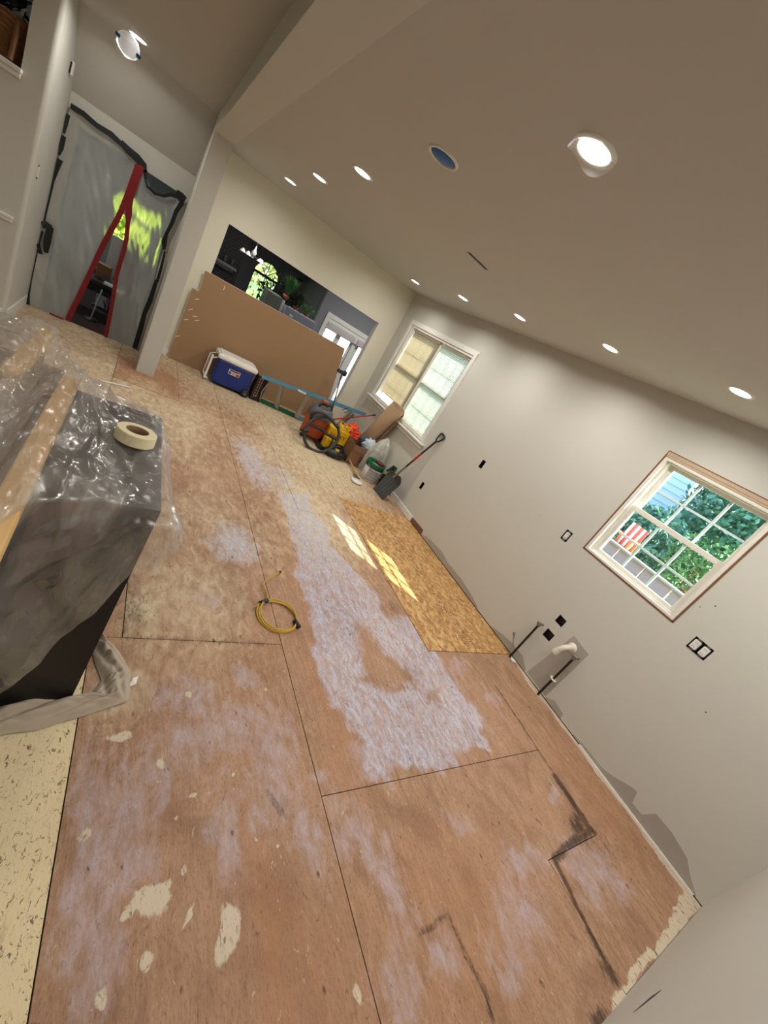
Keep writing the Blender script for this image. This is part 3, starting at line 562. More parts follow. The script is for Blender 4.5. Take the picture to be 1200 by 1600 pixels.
# ================================================================== OUTLETS, PIPES
def wall_box(y, z, w_, h_, label, group=None, kind='empty'):
    t = thing('outlet_box', label, 'outlet', (0, y, z), group)
    mb = MB().box((.045, y - w_ / 2, z - h_ / 2), (.048, y + w_ / 2, z + h_ / 2))
    for a, b in (((.002, y - w_ / 2, z - h_ / 2), (.05, y - w_ / 2 + .003, z + h_ / 2)), ((.002, y + w_ / 2 - .003, z - h_ / 2), (.05, y + w_ / 2, z + h_ / 2)), ((.002, y - w_ / 2, z - h_ / 2), (.05, y + w_ / 2, z - h_ / 2 + .003)), ((.002, y - w_ / 2, z + h_ / 2 - .003), (.05, y + w_ / 2, z + h_ / 2))): mb.box(a, b)
    mb.build('back_box', black_m, t)
    return t
def receptacle(t, y, z, w_=.036, h_=.07, gfci=False):
    b = MB().bbox((-.012, y - w_ / 2, z - h_ / 2), (.02, y + w_ / 2, z + h_ / 2), .004).build('receptacle', white_m, t)
    for dz in (-.019, .019):
        for dy in (-.007, .007): MB().box((-.0128, y + dy - .0015, z + dz - .005), (-.0118, y + dy + .0015, z + dz + .005)).build('slot', black_m, b)
    MB().box((-.002, y - .014, z - .052), (.0, y + .014, z + .052)).build('yoke', steel_m, t)
wall_box(3.46, 1.26, .062, .105, 'empty dark outlet box at counter height between the two windows')
wall_box(4.16, .49, .062, .105, 'empty outlet box low on the wall beside the snow shovel')
wall_box(1.51, .446, .09, .085, 'square black opening low under the near window, lower of the pair')
wall_box(1.516, .628, .085, .08, 'square black opening low under the near window, upper of the pair')
t = wall_box(2.02, 1.258, .075, .11, 'single white outlet without cover plate, left of the near window'); receptacle(t, 2.02, 1.258)
t = wall_box(.675, 1.258, .135, .105, 'double outlet box with two white devices without cover plate, right of the near window'); receptacle(t, .642, 1.258, .045); receptacle(t, .708, 1.258, .045)
for a in range(14):   # ragged dark cut-outs round the boxes
    pass
el = thing('drain_elbow', 'white plastic drain elbow stub coming out of the wall', 'drain pipe', (0, 1.31, .53))
MB().lathe([(.0, 0), (.045, 0), (.045, .004), (.0, .005)], 24, T(0, 1.285, .535) @ RY(-math.pi / 2)).build('escutcheon', pvc_m, el)
e = MB().tube([(.0, 1.285, .535), (-.05, 1.285, .535), (-.085, 1.29, .53), (-.105, 1.30, .51), (-.11, 1.31, .485), (-.11, 1.325, .43)], [.024] * 6, 16); e.build('elbow', pvc_m, el)
MB().tube([(-.11, 1.318, .455), (-.11, 1.326, .42)], .029, 16).build('hub', pvc_m, el)
def pipe(y, zt, label, ring=None):
    t = thing('supply_pipe', label, 'pipe', (-.045, y, 0)); x = -.045
    MB().tube([(x, y + .0, .0), (x, y, zt - .03)], .0105, 12).build('tube', dkpipe_m, t)
    v = MB().tube([(x, y, zt - .035), (x, y, zt + .0)], .017, 12).tube([(x, y, zt - .012), (x, y - .035, zt + .01)], .011, 10).build('valve', steel_m, t)
    MB().lathe([(.0001, 0), (.016, 0), (.018, .008), (.014, .012), (.0001, .012)], 12, T(x - .018, y + .004, zt - .004) @ RY(-1.57)).build('handle', steel_m, v)
    if ring: MB().lathe([(.011, -.004), (.032, -.003), (.034, .0), (.032, .003), (.011, .004)], 20, T(x, y, ring) @ RX(.18)).build('white_collar', pvc_m, t)
    return t
pipe(1.20, .52, 'dark upright water pipe with shut-off valve and white collar, below the drain elbow', .22)
t = pipe(1.62, .48, 'dark upright water pipe with shut-off valve at the corner of the strand board')
MB().tube([(-.045, 1.62, .10), (-.05, 1.68, .125), (-.05, 1.73, .19)], .007, 8).tube([(-.05, 1.73, .185), (-.05, 1.745, .21)], .013, 8).build('branch_stub', steel_m, t)
MB().lathe([(.0001, .0), (.03, .0), (.03, .01), (.012, .016), (.0001, .016)], 16, T(-.045, 1.57, 0.003)).build('floor_collar', pvc_m, t)
# hall wall devices
t = thing('light_switch', 'bare white light switch on the hall wall near its rounded corner', 'switch', (-4.735, 5.93, 1.445))
MB().bbox((-4.735, 5.905, 1.40), (-4.727, 5.955, 1.49), .003).build('body', white_m, t); MB().box((-4.7345, 5.912, 1.385), (-4.730, 5.948, 1.398)).build('yoke_end', dkpipe_m, t); MB().box((-4.7345, 5.912, 1.492), (-4.730, 5.948, 1.505)).build('yoke_end', dkpipe_m, t)
t = thing('chime_box', 'small white box high on the hall wall near the sloped ceiling', 'box', (-4.735, 6.42, 2.40))
MB().bbox((-4.735, 6.38, 2.34), (-4.71, 6.46, 2.45), .004).build('cover', white_m, t); MB().box((-4.734, 6.368, 2.345), (-4.722, 6.380, 2.44)).build('side_gap', dkpipe_m, t)

# ================================================================== WICKER BASKET in the wall opening
bk = thing('wicker_basket', 'brown wicker basket on the ledge in the hall wall opening', 'basket', (-5.22, 5.84, 2.108))
wick = mat('wicker', rgb(120, 78, 40), .8, noise_amt=.6, nscale=20, stretch=(1, 1, 9), bump=.8, bscale=60)
MB().grid(lambda u, v: Vector((-5.17 + (.17 + .03 * v) * math.cos(6.283 * u) * 1.25, 5.86 + (.085 + .02 * v) * math.sin(6.283 * u) + .004 * math.sin(u * 200 + v * 60), 2.11 + .30 * v)), 90, 40).build('body', wick, bk)
for k in range(9): MB().tube([(-5.17 + (.172 + .03 * k / 8) * 1.25 * math.cos(a), 5.86 + (.088 + .02 * k / 8) * math.sin(a), 2.125 + k * .036 + .003 * math.sin(a * 16)) for a in np.linspace(0, 6.283, 60)[:-1]], .008, 6, closed=True).build('woven_band', wick, bk)
MB().tube([(-5.0, 5.775, 2.12), (-4.99, 5.78, 2.3), (-5.0, 5.80, 2.40)], .02, 8).build('dark_upright', rawwood2_m, bk)
fo = thing('artificial_foliage', 'dark foliage above the wicker basket in the wall opening', 'plant', (-5.2, 5.86, 2.42))
MB().leaves([(random.uniform(-5.6, -4.96), random.uniform(5.80, 6.05), random.uniform(2.36, 2.80)) for _ in range(500)], .08).build('leaves', mat('black_green_leaves', rgb(14, 24, 18), .6), fo, kind='stuff')
MB().tube([(-5.2, 5.86, 2.15), (-5.2, 5.88, 2.6)], .012, 6).build('stem', rawwood2_m, fo)
MB().leaves([(-4.96 + random.uniform(-.05, .02), 5.84, 2.34 + random.uniform(-.04, .10)) for _ in range(6)], .07).build('pale_petals', white_m, fo, kind='stuff')

# ================================================================== PLASTIC BARRIER
pb = thing('plastic_dust_barrier', 'milky plastic dust barrier with red zipper taped over the hall doorway', 'dust barrier', (-4.1, 6.68, 0))
def dz(x, z): 
    n = noise.noise(Vector((x * 4, z * 1.2, 3))) * .035 + (abs(noise.noise(Vector((x * 9 + z * 3, z * 2.5, 9)))) - .2) * .03
    return n
TOPL = [(-4.71, 2.13), (-4.35, 2.115), (-4.09, 2.06), (-4.03, 2.0), (-3.97, 1.95), (-3.90, 1.86), (-3.80, 1.85), (-3.70, 1.93), (-3.63, 1.93), (-3.575, 2.03), (-3.53, 2.03)]
def interp(L_, x):
    for (a, b), (c, d) in zip(L_[:-1], L_[1:]):
        if a <= x <= c: return b + (d - b) * (x - a) / (c - a)
    return L_[0][1] if x < L_[0][0] else L_[-1][1]
ZL = [(0, -4.318), (.05, -4.315), (.73, -4.216), (1.04, -4.175), (1.45, -4.10), (1.63, -4.085), (1.9, -4.07), (2.04, -4.06), (2.2, -4.05)]
ZR = [(0, -3.924), (.05, -3.924), (.4, -3.95), (.8, -3.99), (1.21, -3.99), (1.5, -4.04), (1.63, -4.07), (1.9, -4.055), (2.04, -4.05), (2.2, -4.04)]
YB = 6.672
def left_sheet(u, v):
    z = v * 2.13; x = -4.715 + (interp(ZL, z) + 4.715) * u; zt = interp(TOPL, x); z = v * zt; x = -4.715 + (interp(ZL, z) + 4.715) * u
    return Vector((x, YB + dz(x, z) * min(1, 4 * v + .2) - .02 * math.exp(-((u - 1) * 6) ** 2), z + .003))
def right_sheet(u, v):
    z = v * 1.95; R0 = interp([(0, -3.56), (.4, -3.60), (.9, -3.60), (1.3, -3.63), (1.6, -3.60), (1.9, -3.57), (2.1, -3.56)], z); L0 = interp(ZR, z); x = L0 + (R0 - L0) * u
    zt = interp(TOPL, x); z = v * zt
    return Vector((x, YB + dz(x * 1.3 + 5, z) * min(1, 4 * v + .2) * (1 if u < .9 else .5), z + .003))
MB().grid(left_sheet, 40, 70).build('left_sheet', door_film_m, pb); MB().grid(right_sheet, 36, 70).build('right_sheet', door_film_m, pb)
def ribbon(path, w_, nrm=(0, -1, 0), t=.003):
    mb = MB(); P_ = [Vector(p) for p in path]; n = Vector(nrm); ws = w_ if isinstance(w_, (list, tuple)) else [w_] * len(P_); vs = []; fs = []
    for i, p in enumerate(P_):
        tg = (P_[min(i + 1, len(P_) - 1)] - P_[max(i - 1, 0)]).normalized(); s = tg.cross(n).normalized() * ws[i] / 2
        vs += [p - s, p + s, p + s + n * t, p - s + n * t]
    for i in range(len(P_) - 1):
        for j in range(4): fs.append((i * 4 + j, i * 4 + (j + 1) % 4, i * 4 + 4 + (j + 1) % 4, i * 4 + 4 + j))
    fs += [(3, 2, 1, 0), tuple(len(vs) - 4 + j for j in range(4))]
    return mb.add(vs, fs)
YT = YB - .034
zp = [(interp(ZL, z) - .002, YT, z) for z in np.linspace(.012, 2.0, 24)]
zz_ = ribbon(zp, [.055 - .004 * (k > 18) for k in range(24)]).build('zipper_tape', red_m, pb, label='red zipper tape, left half')
zp = [(interp(ZR, z) + .012, YT - .002, z) for z in np.linspace(.012, 2.02, 24)]
ribbon(zp, [.045 if k < 17 else .07 for k in range(24)]).build('zipper_tape', red_m, pb, label='red zipper tape, right half')
ribbon([(-4.36, YT, .012), (-4.44, YT, .01), (-4.50, YT, .012)], .02).build('tape_end', red_m, pb)
def tape(pts, w_): return ribbon(pts, w_).build('black_tape_strip', tapeblk_m, pb)
tape([(-4.71, YT, 2.12), (-4.6, YT, 2.125), (-4.48, YT - .004, 2.105), (-4.35, YT, 2.11), (-4.24, YT, 2.085)], [.05, .055, .05, .06, .05])
tape([(-4.26, YT, 2.10), (-4.18, YT - .01, 2.075), (-4.09, YT - .006, 2.06), (-4.02, YT, 2.03), (-3.99, YT, 1.98)], [.06, .075, .085, .08, .05])
tape([(-3.99, YT, 2.0), (-3.965, YT, 1.92), (-3.93, YT - .01, 1.865), (-3.85, YT, 1.845), (-3.76, YT, 1.875), (-3.70, YT, 1.93), (-3.64, YT, 1.95)], [.04, .03, .03, .035, .035, .04, .05])
tape([(-3.66, YT - .006, 1.985), (-3.60, YT - .006, 1.97), (-3.55, YT - .006, 1.96)], [.07, .10, .08])
tape([(-3.57, YT, 1.93), (-3.60, YT, 1.80), (-3.605, YT, 1.66), (-3.625, YT, 1.52), (-3.62, YT, 1.42), (-3.60, YT, 1.34)], [.05, .045, .04, .035, .06, .03])
tape([(-3.585, YT, 1.33), (-3.57, YT, 1.15), (-3.565, YT, .95)], [.02, .03, .035])
tape([(-3.575, YT, .97), (-3.575, YT - .004, .70), (-3.59, YT, .5), (-3.58, YT, .3), (-3.575, YT, .02)], [.04, .055, .05, .06, .055])
tape([(-4.712, YT, 2.04), (-4.712, YT, 1.94), (-4.715, YT, 1.86)], [.035, .03, .02]); tape([(-4.71, YT, 1.84), (-4.71, YT, 1.72), (-4.715, YT, 1.65)], [.04, .04, .015]); tape([(-4.70, YT, 1.62), (-4.715, YT, 1.4), (-4.72, YT, 1.0), (-4.715, YT, .9)], [.05, .02, .015, .02])
tape([(-4.727, YT - .05, .93), (-4.70, YT - .012, .945), (-4.655, YT, .93)], .07); tape([(-4.66, YT - .004, .95), (-4.66, YT, .78), (-4.65, YT, .66)], [.06, .07, .04])
tape([(-4.725, YT - .03, .72), (-4.69, YT, .62)], .035); tape([(-4.715, YT, .86), (-4.722, YT, .7), (-4.72, YT, .3), (-4.715, YT, .12), (-4.705, YT, .01)], [.02, .01, .008, .018, .035])
# room beyond the barrier
struct('floor_beyond_barrier', MB().box((-7.5, 6.70, -.03), (-3.52, 11.2, -.002)), mat('dark_red_floor', rgb(46, 22, 20), .9, noise_amt=.2))
struct('wall_beyond_barrier', MB().box((-7.5, 11.1, 0), (-4.4, 11.2, 2.8)).box((-3.62, 11.1, 0), (-3.45, 11.2, 2.8)).box((-4.4, 11.1, 0), (-3.62, 11.2, .72)).box((-4.4, 11.1, 1.5), (-3.62, 11.2, 2.8)).box((-7.6, 6.8, 0), (-7.5, 11.2, 2.8)).box((-3.45, 7.2, -.5), (-3.40, 11.2, 2.8)).box((-7.5, 6.8, 2.7), (-3.4, 11.2, 2.8)), mat('hall_room_wall', rgb(168, 172, 172), .8))
frame_ = MB()
wl3 = bpy.data.objects.new('window_3', None); COL.objects.link(wl3); wl3['kind'] = 'structure'; wl3.location = (-4.0, 11.1, .85)
MB().box((-4.4, 11.12, .72), (-4.36, 11.18, 1.5)).box((-3.66, 11.12, .72), (-3.62, 11.18, 1.5)).box((-4.4, 11.12, 1.18), (-3.62, 11.18, 1.26)).build('window_frame', white_m, wl3); MB().box((-4.4, 11.15, .72), (-3.62, 11.155, 1.5)).build('pane', clear_m, wl3)
dk_ = thing('computer_desk', 'dark desk seen through the open zipper slit', 'desk', (-4.15, 7.6, 0))
MB().bbox((-4.75, 7.45, .42), (-3.6, 7.9, .47), .006).build('desk_top', black_m, dk_)
for (a, b) in ((-4.7, 7.5), (-3.66, 7.5), (-4.7, 7.85), (-3.66, 7.85)): MB().box((a - .02, b - .02, 0), (a + .02, b + .02, .42)).build('leg', black_m, dk_)
MB().box((-4.6, 7.55, .30), (-3.8, 7.85, .42)).build('drawer_box', mat('green_black', rgb(16, 28, 24), .6), dk_)
pp = thing('paper_stack', 'white papers and folder lying on the dark desk behind the slit', 'papers', (-4.02, 7.55, .47)); MB().box((-4.12, 7.46, .471), (-3.9, 7.62, .492)).build('papers', white_m, pp); MB().box((-4.16, 7.64, .471), (-3.92, 7.82, .52)).build('folder', grey_m, pp)
ct = thing('desk_carton', 'small tan cardboard carton on the desk behind the slit', 'box', (-4.2, 7.75, .47)); MB().bbox((-4.25, 7.72, .471), (-4.08, 7.88, .66), .004).build('body', card_m, ct); MB().box((-4.25, 7.70, .661), (-4.10, 7.86, .668)).build('flap', rawwood_m, ct)
dd = thing('white_board', 'narrow white panel standing upright beyond the slit', 'panel', (-4.1, 8.1, 0)); MB().bbox((-4.19, 8.05, .0), (-4.06, 8.08, 1.06), .004).build('panel', white_m, dd); MB().bbox((-4.22, 8.03, 0), (-4.03, 8.12, .02), .004).build('foot', black_m, dd)
cj = thing('dark_jacket', 'dark jacket hanging on a chair beyond the slit', 'jacket', (-3.95, 7.95, .5)); MB().grid(lambda u, v: Vector((-3.99 + .14 * u + .02 * math.sin(v * 9), 7.95 + .05 * math.sin(u * 12) * v, 1.15 - .65 * v)), 24, 16).build('cloth', mat('charcoal_cloth', rgb(40, 44, 48), .9), cj); MB().box((-4.02, 7.99, 0.0), (-3.82, 8.02, 1.0)).build('chair_back', black_m, cj)
cb = thing('floor_lamp_stand', 'thin pale metal stand standing behind the slit on the dark floor', 'stand', (-4.12, 7.2, 0)); MB().tube([(-4.14, 7.2, .0), (-4.10, 7.22, .44)], .010, 8).build('pole', alu_m, cb); MB().lathe([(.0001, .0), (.09, .0), (.085, .012), (.0001, .015)], 20, T(-4.14, 7.2, 0)).build('base', black_m, cb)
cbl = thing('black_cable', 'black cable looping down below the desk behind the slit', 'cable', (-4.0, 7.35, 0)); MB().tube([(-4.05, 7.42, .38), (-3.97, 7.35, .33), (-3.93, 7.4, .40)], .008, 6).tube([(-4.06, 7.3, .30), (-4.0, 7.25, .16), (-3.97, 7.25, .006)], .008, 6).build('cable', black_m, cbl)

# ================================================================== ROOM BEYOND THE PASS-THROUGH (sunken)
FZ = -.45
struct('floor_family_room', MB().box((-3.45, 7.02, FZ - .05), (-.4, 12.1, FZ)).box((-.4, 7.02, FZ - .05), (4.2, 10.1, FZ)), oak_m)
struct('wall_step_down', MB().box((-3.4, 7.10, FZ), (.15, 7.16, -.001)), fam_m)
struct('ceiling_family_room', MB().box((-3.45, 7.15, 2.7), (-.4, 12.1, 2.8)).box((-.4, 7.15, 2.7), (4.2, 10.1, 2.8)), mat('family_room_ceiling', rgb(120, 120, 124), .9))
for (x, y, w_) in ((.6, 8.6, 26), (2.6, 9.0, 20), (-2.0, 9.2, 16)):
    downlight(x, y, 2.7, 'recessed ceiling light added out of sight to brighten the sunken room', 'added lights in the sunken room', W=w_)  # extra lamps out of sight, put in to brighten the dark room
downlight(-4.9, 8.6, 2.7, 'recessed ceiling light added out of sight behind the plastic barrier', 'added light beyond the barrier', W=14)  # unseen lamp added to brighten the space behind the barrier
# back wall with arched window
AX0, AX1, AZT = -1.62, -.98, 1.58; AR = (AX1 - AX0) / 2; ACX = (AX0 + AX1) / 2
bwm = MB().box((-3.45, 12.0, FZ), (AX0, 12.15, 2.8)).box((AX1, 12.0, FZ), (-.40, 12.15, 2.8)).box((-.45, 10.12, FZ), (-.40, 12.0, 2.8)).box((AX0, 12.0, FZ), (AX1, 12.15, .7))
arc = [(ACX + AR * math.cos(a), AZT + AR * math.sin(a)) for a in np.linspace(math.pi, 0, 17)]
for p, q in zip(arc[:-1], arc[1:]): bwm.prism([(p[0], p[1]), (q[0], q[1]), (q[0], 2.8), (p[0], 2.8)], 'y', 12.0, 12.15)
struct('wall_family_room', bwm, famdk_m)
wa = bpy.data.objects.new('window_4', None); COL.objects.link(wa); wa['kind'] = 'structure'; wa.location = (ACX, 12.0, .7)
mb = MB().tube([(x, 12.05, z) for x, z in arc], .022, 8).box((AX0, 12.03, .7), (AX0 + .03, 12.09, AZT)).box((AX1 - .03, 12.03, .7), (AX1, 12.09, AZT)).box((AX0, 12.03, AZT - .04), (AX1, 12.09, AZT + .02)).box((AX0, 12.03, .7), (AX1, 12.09, .74)); mb.build('window_frame', mat('dark_window_frame', rgb(50, 52, 52), .5), wa)
for a in (45, 90, 135): MB().tube([(ACX, 12.06, AZT), (ACX + AR * math.cos(math.radians(a)), 12.06, AZT + AR * math.sin(math.radians(a)))], .010, 6).build('fan_muntin', MATS['dark_window_frame'], wa)
MB().box((ACX - .01, 12.05, .7), (ACX + .01, 12.07, AZT)).build('muntin', MATS['dark_window_frame'], wa)
MB().box((AX0, 12.06, .7), (AX1, 12.064, AZT)).build('pane', clear_m, wa)
# brick chimney breast with mantel
brick_m = bpy.data.materials.new('dark_brick'); brick_m.use_nodes = True; nt = brick_m.node_tree; bt = nt.nodes.new('ShaderNodeTexBrick'); tc = nt.nodes.new('ShaderNodeTexCoord'); mp = nt.nodes.new('ShaderNodeMapping'); mp.inputs['Rotation'].default_value = (1.5708, 0, 0)
nt.links.new(tc.outputs['Object'], mp.inputs[0]); nt.links.new(mp.outputs[0], bt.inputs[0]); bt.inputs['Scale'].default_value = 4; bt.inputs['Color1'].default_value = rgb(46, 36, 36); bt.inputs['Color2'].default_value = rgb(30, 26, 30); bt.inputs['Mortar'].default_value = rgb(78, 74, 76)
nt.links.new(bt.outputs[0], nt.nodes['Principled BSDF'].inputs[0])
struct('wall_brick_chimney', MB().box((-3.44, 11.3, FZ), (-2.02, 12.0, 2.7)), brick_m)
mt = thing('fireplace_mantel', 'grey mantel shelf on the dark brick chimney', 'mantel', (-2.6, 11.2, 1.35)); MB().bbox((-3.3, 11.10, 1.335), (-2.10, 11.30, 1.395), .006).build('shelf', mat('mantel_grey', rgb(140, 138, 140), .6), mt); MB().box((-3.25, 11.17, 1.28), (-2.15, 11.30, 1.335)).build('moulding', MATS['mantel_grey'], mt)
for k, (x, h_) in enumerate(((-2.55, .09), (-2.38, .12), (-2.22, .13))):
    t = thing('mantel_jar', ['short grey jar on the mantel, left one', 'grey jar on the mantel, middle one', 'taller grey jar on the mantel, near its right end'][k], 'jar', (x, 11.2, 1.396), 'jars on the mantel')
    MB().lathe([(.0001, 0), (.035, 0), (.042, h_ * .5), (.03, h_ * .8), (.03, h_), (.0001, h_)], 14, T(x, 11.2, 1.396)).build('body', grey_m, t); MB().lathe([(.032, 0), (.032, .012), (.0001, .016)], 14, T(x, 11.2, 1.396 + h_)).build('lid', steel_m, t)
ch = thing('chandelier', 'white metal chandelier hanging in the dark room beyond the pass-through', 'chandelier', (-2.15, 9.6, 2.7))
MB().tube([(-2.15, 9.6, 2.7), (-2.15, 9.6, 2.02)], .008, 8).build('chain', steel_m, ch); MB().lathe([(.0001, -.12), (.03, -.10), (.05, -.02), (.02, .03), (.012, .1)], 16, T(-2.15, 9.6, 1.92)).build('hub', white_m, ch)
for a in range(5):
    an = a * 1.2566 + .3; c_, s_ = math.cos(an), math.sin(an)
    ar = MB().tube([(-2.15, 9.6, 1.86), (-2.15 + .10 * c_, 9.6 + .10 * s_, 1.82), (-2.15 + .2 * c_, 9.6 + .2 * s_, 1.86)], .008, 8).build('arm', steel_m, ch)
    MB().lathe([(.012, .0), (.05, -.05), (.058, -.07)], 14, T(-2.15 + .2 * c_, 9.6 + .2 * s_, 1.87)).build('glass_shade', white_m, ar)
cu = struct('trim_6', MB().tube([(-2.2, 10.2, 1.93), (-.9, 10.4, 1.78)], .012, 8), MATS['mantel_grey'])
bpy.data.objects.remove(cu)
# fridge and things on it
fr = thing('refrigerator', 'grey refrigerator in the room beyond the pass-through', 'refrigerator', (-1.0, 9.3, FZ))
MB().bbox((-1.36, 9.02, FZ + .02), (-.66, 9.72, 1.36), .015).build('body', mat('fridge_grey', rgb(150, 156, 172), .4), fr); MB().bbox((-1.36, 8.98, .62), (-.66, 9.02, 1.385), .01).build('door', MATS['fridge_grey'], fr); MB().bbox((-1.36, 8.98, FZ + .05), (-.66, 9.02, .60), .01).build('door', MATS['fridge_grey'], fr)
pn = MB().box((-1.25, 8.972, 1.24), (-1.17, 8.979, 1.29)).build('paper_note', white_m, fr)
mg = MB().lathe([(.05, 0), (.055, .004), (.06, 0)], 20, T(-1.04, 8.975, 1.17) @ RX(1.5708)).build('round_magnet', yellow_m, fr)
cn = thing('tall_cabinet', 'olive grey cabinet beside the refrigerator beyond the pass-through', 'cabinet', (-1.6, 9.4, FZ)); MB().bbox((-1.74, 9.12, FZ), (-1.45, 9.62, 1.46), .008).build('body', mat('olive_grey_cabinet', rgb(116, 124, 114), .6), cn); MB().bbox((-1.73, 9.10, FZ + .1), (-1.46, 9.12, 1.44), .004).build('door', MATS['olive_grey_cabinet'], cn); MB().bbox((-1.44, 9.10, .9), (-1.385, 9.14, 1.44), .004).build('white_edge', white_m, cn)
def potted(x, y, z, r, h_, label, m, kind='grass', n=260, size=.1):
    t = thing('potted_plant', label, 'plant', (x, y, z))
    MB().lathe([(.0001, 0), (r * .7, 0), (r, .09), (r * .9, .09), (r * .8, .07), (.0001, .07)], 18, T(x, y, z)).build('pot', mat('terracotta', rgb(150, 86, 62), .8), t)
    mb = MB()
    if kind == 'grass':
        for k in range(n):
            a = random.random() * 6.28; rr = random.random() * .22; q = h_ * random.uniform(.6, 1)
            p0 = Vector((x + r * .4 * math.cos(a), y + r * .4 * math.sin(a), z + .07)); p1 = p0 + Vector((rr * .5 * math.cos(a), rr * .5 * math.sin(a), q * .7)); p2 = p0 + Vector((rr * math.cos(a), rr * math.sin(a), q)); s = Vector((-math.sin(a), math.cos(a), 0)) * .006
            mb.add([p0 - s, p0 + s, p1 + s, p1 - s, p2], [(0, 1, 2, 3), (3, 2, 4)])
    else:
        mb.leaves([(x + random.gauss(0, .09), y + random.gauss(0, .09), z + .10 + random.random() * h_) for _ in range(n)], size)
    mb.build('foliage', m, t, kind='stuff'); return t
potted(-1.35, 9.35, 1.46, .07, .42, 'tall grassy green plant on the cabinet beside the refrigerator', MATS['green_leaves'])
potted(-1.08, 9.35, 1.361, .07, .36, 'spiky dark green plant on top of the refrigerator, left of the trailing one', dleaf_m, n=160)
potted(-.86, 9.25, 1.361, .06, .14, 'small leafy plant in a terracotta pot on the refrigerator', leaf_m, 'leaf', 110, .06)
for k, x in enumerate((-1.24, -1.12, -.98, -.86, -.74)):
    t = thing('food_box', ['leftmost small white carton at the front of the refrigerator top', 'second small carton at the front of the refrigerator top', 'middle small carton at the front of the refrigerator top', 'fourth small carton at the front of the refrigerator top', 'rightmost small carton at the front of the refrigerator top'][k], 'carton', (x, 9.08, 1.361), 'cartons on the refrigerator')
    MB().bbox((x - .045, 9.04, 1.3605), (x + .045, 9.12, 1.395), .003).build('body', white_m, t); MB().box((x - .04, 9.037, 1.367), (x + .04, 9.0395, 1.385)).build('stripe', [bluetape_m, redp_m, grey_m, bluetape_m, redp_m][k], t)
pf = thing('picture_frame', 'dark framed picture on the wall behind the refrigerator plants', 'picture', (-.55, 11.98, 1.72))
MB().box((-.62, 11.975, 1.45), (-.12, 12.0, 1.95)).build('picture', mat('picture_tan', rgb(110, 96, 84), .8, noise_amt=.4, nscale=4), pf)
for a, b in (((-.64, 11.96, 1.43), (-.60, 12, 1.97)), ((-.14, 11.96, 1.43), (-.10, 12, 1.97)), ((-.60, 11.96, 1.43), (-.14, 12, 1.47)), ((-.60, 11.96, 1.93), (-.14, 12, 1.97))): MB().box(a, b).build('frame_side', black_m, pf)
# ficus
fc = thing('ficus_tree', 'leafy potted ficus in front of the arched window', 'plant', (-1.15, 11.3, FZ)); MB().lathe([(.0001, 0), (.15, 0), (.19, .3), (.16, .3), (.0001, .26)], 20, T(-1.15, 11.3, FZ)).build('pot', MATS['terracotta'], fc)
MB().tube([(-1.15, 11.3, FZ + .25), (-1.12, 11.3, .5), (-1.17, 11.3, 1.2)], .025, 8).tube([(-1.12, 11.3, .5), (-.98, 11.25, 1.1)], .015, 8).build('trunk', rawwood2_m, fc)
MB().leaves([(-1.10 + max(-.4, min(.45, random.gauss(0, .20))), 11.3 + max(-.3, min(.3, random.gauss(0, .15))), 1.18 + random.gauss(0, .26)) for _ in range(520)], .10).build('foliage', dleaf_m, fc, kind='stuff')
# light wall with door and roman shade at the right, y=10
FY = 10.0
struct('wall_family_right', wall_with_holes('y', FY, FY + .12, -.40, 4.2, FZ, 2.75, [(-.10, .70, .55, 1.50), (.80, 1.6, FZ, 1.52)]), fam_m)
cs = MB().bbox((-.20, FY - .03, 1.60), (1.75, FY, 1.70), .006).bbox((-.20, FY - .03, FZ), (-.10, FY, 1.60), .006).bbox((-.12, FY - .015, 1.50), (1.7, FY, 1.60), .004).bbox((.70, FY - .02, FZ), (.80, FY, 1.52), .004)
struct('trim_7', cs, white_m)
w5 = bpy.data.objects.new('window_5', None); COL.objects.link(w5); w5['kind'] = 'structure'; w5.location = (.3, FY, .55)
MB().box((-.10, FY + .03, .55), (-.06, FY + .08, 1.5)).box((.66, FY + .03, .55), (.70, FY + .08, 1.5)).box((.25, FY + .03, .55), (.36, FY + .08, 1.5)).box((-.1, FY + .03, .55), (.7, FY + .08, .60)).build('window_frame', white_m, w5); MB().box((-.1, FY + .05, .55), (.7, FY + .053, 1.5)).build('pane', clear_m, w5)
d1 = bpy.data.objects.new('door_1', None); COL.objects.link(d1); d1['kind'] = 'structure'; d1.location = (1.2, FY, FZ)
MB().box((.80, FY + .03, FZ), (.90, FY + .08, 1.52)).box((1.5, FY + .03, FZ), (1.6, FY + .08, 1.52)).box((.9, FY + .03, 1.42), (1.5, FY + .08, 1.52)).box((.9, FY + .03, FZ), (1.5, FY + .08, FZ + .25)).build('door_frame', white_m, d1); MB().box((.9, FY + .05, FZ + .25), (1.5, FY + .053, 1.42)).build('pane', clear_m, d1)
rs = thing('roman_shade', 'pale folded fabric shade along the head of the window beyond the pass-through', 'blind', (.7, FY - .05, 1.5))
rsm = mat('shade_linen', rgb(190, 184, 186), .9)
for k in range(3): MB().bbox((-.09, FY - .05 - .012 * k, 1.44 - .035 * k), (.69, FY - .03 - .012 * k, 1.52 - .03 * k), .006).build('fold', rsm, rs)
for k in range(3): MB().bbox((.78, FY - .05 - .012 * k, 1.44 - .035 * k), (1.62, FY - .03 - .012 * k, 1.52 - .03 * k), .006).build('fold', rsm, rs)
MB().box((-.09, FY - .049, 1.36), (1.62, FY - .045, 1.38)).build('hem', mat('shade_hem_brown', rgb(120, 100, 88), .9), rs)
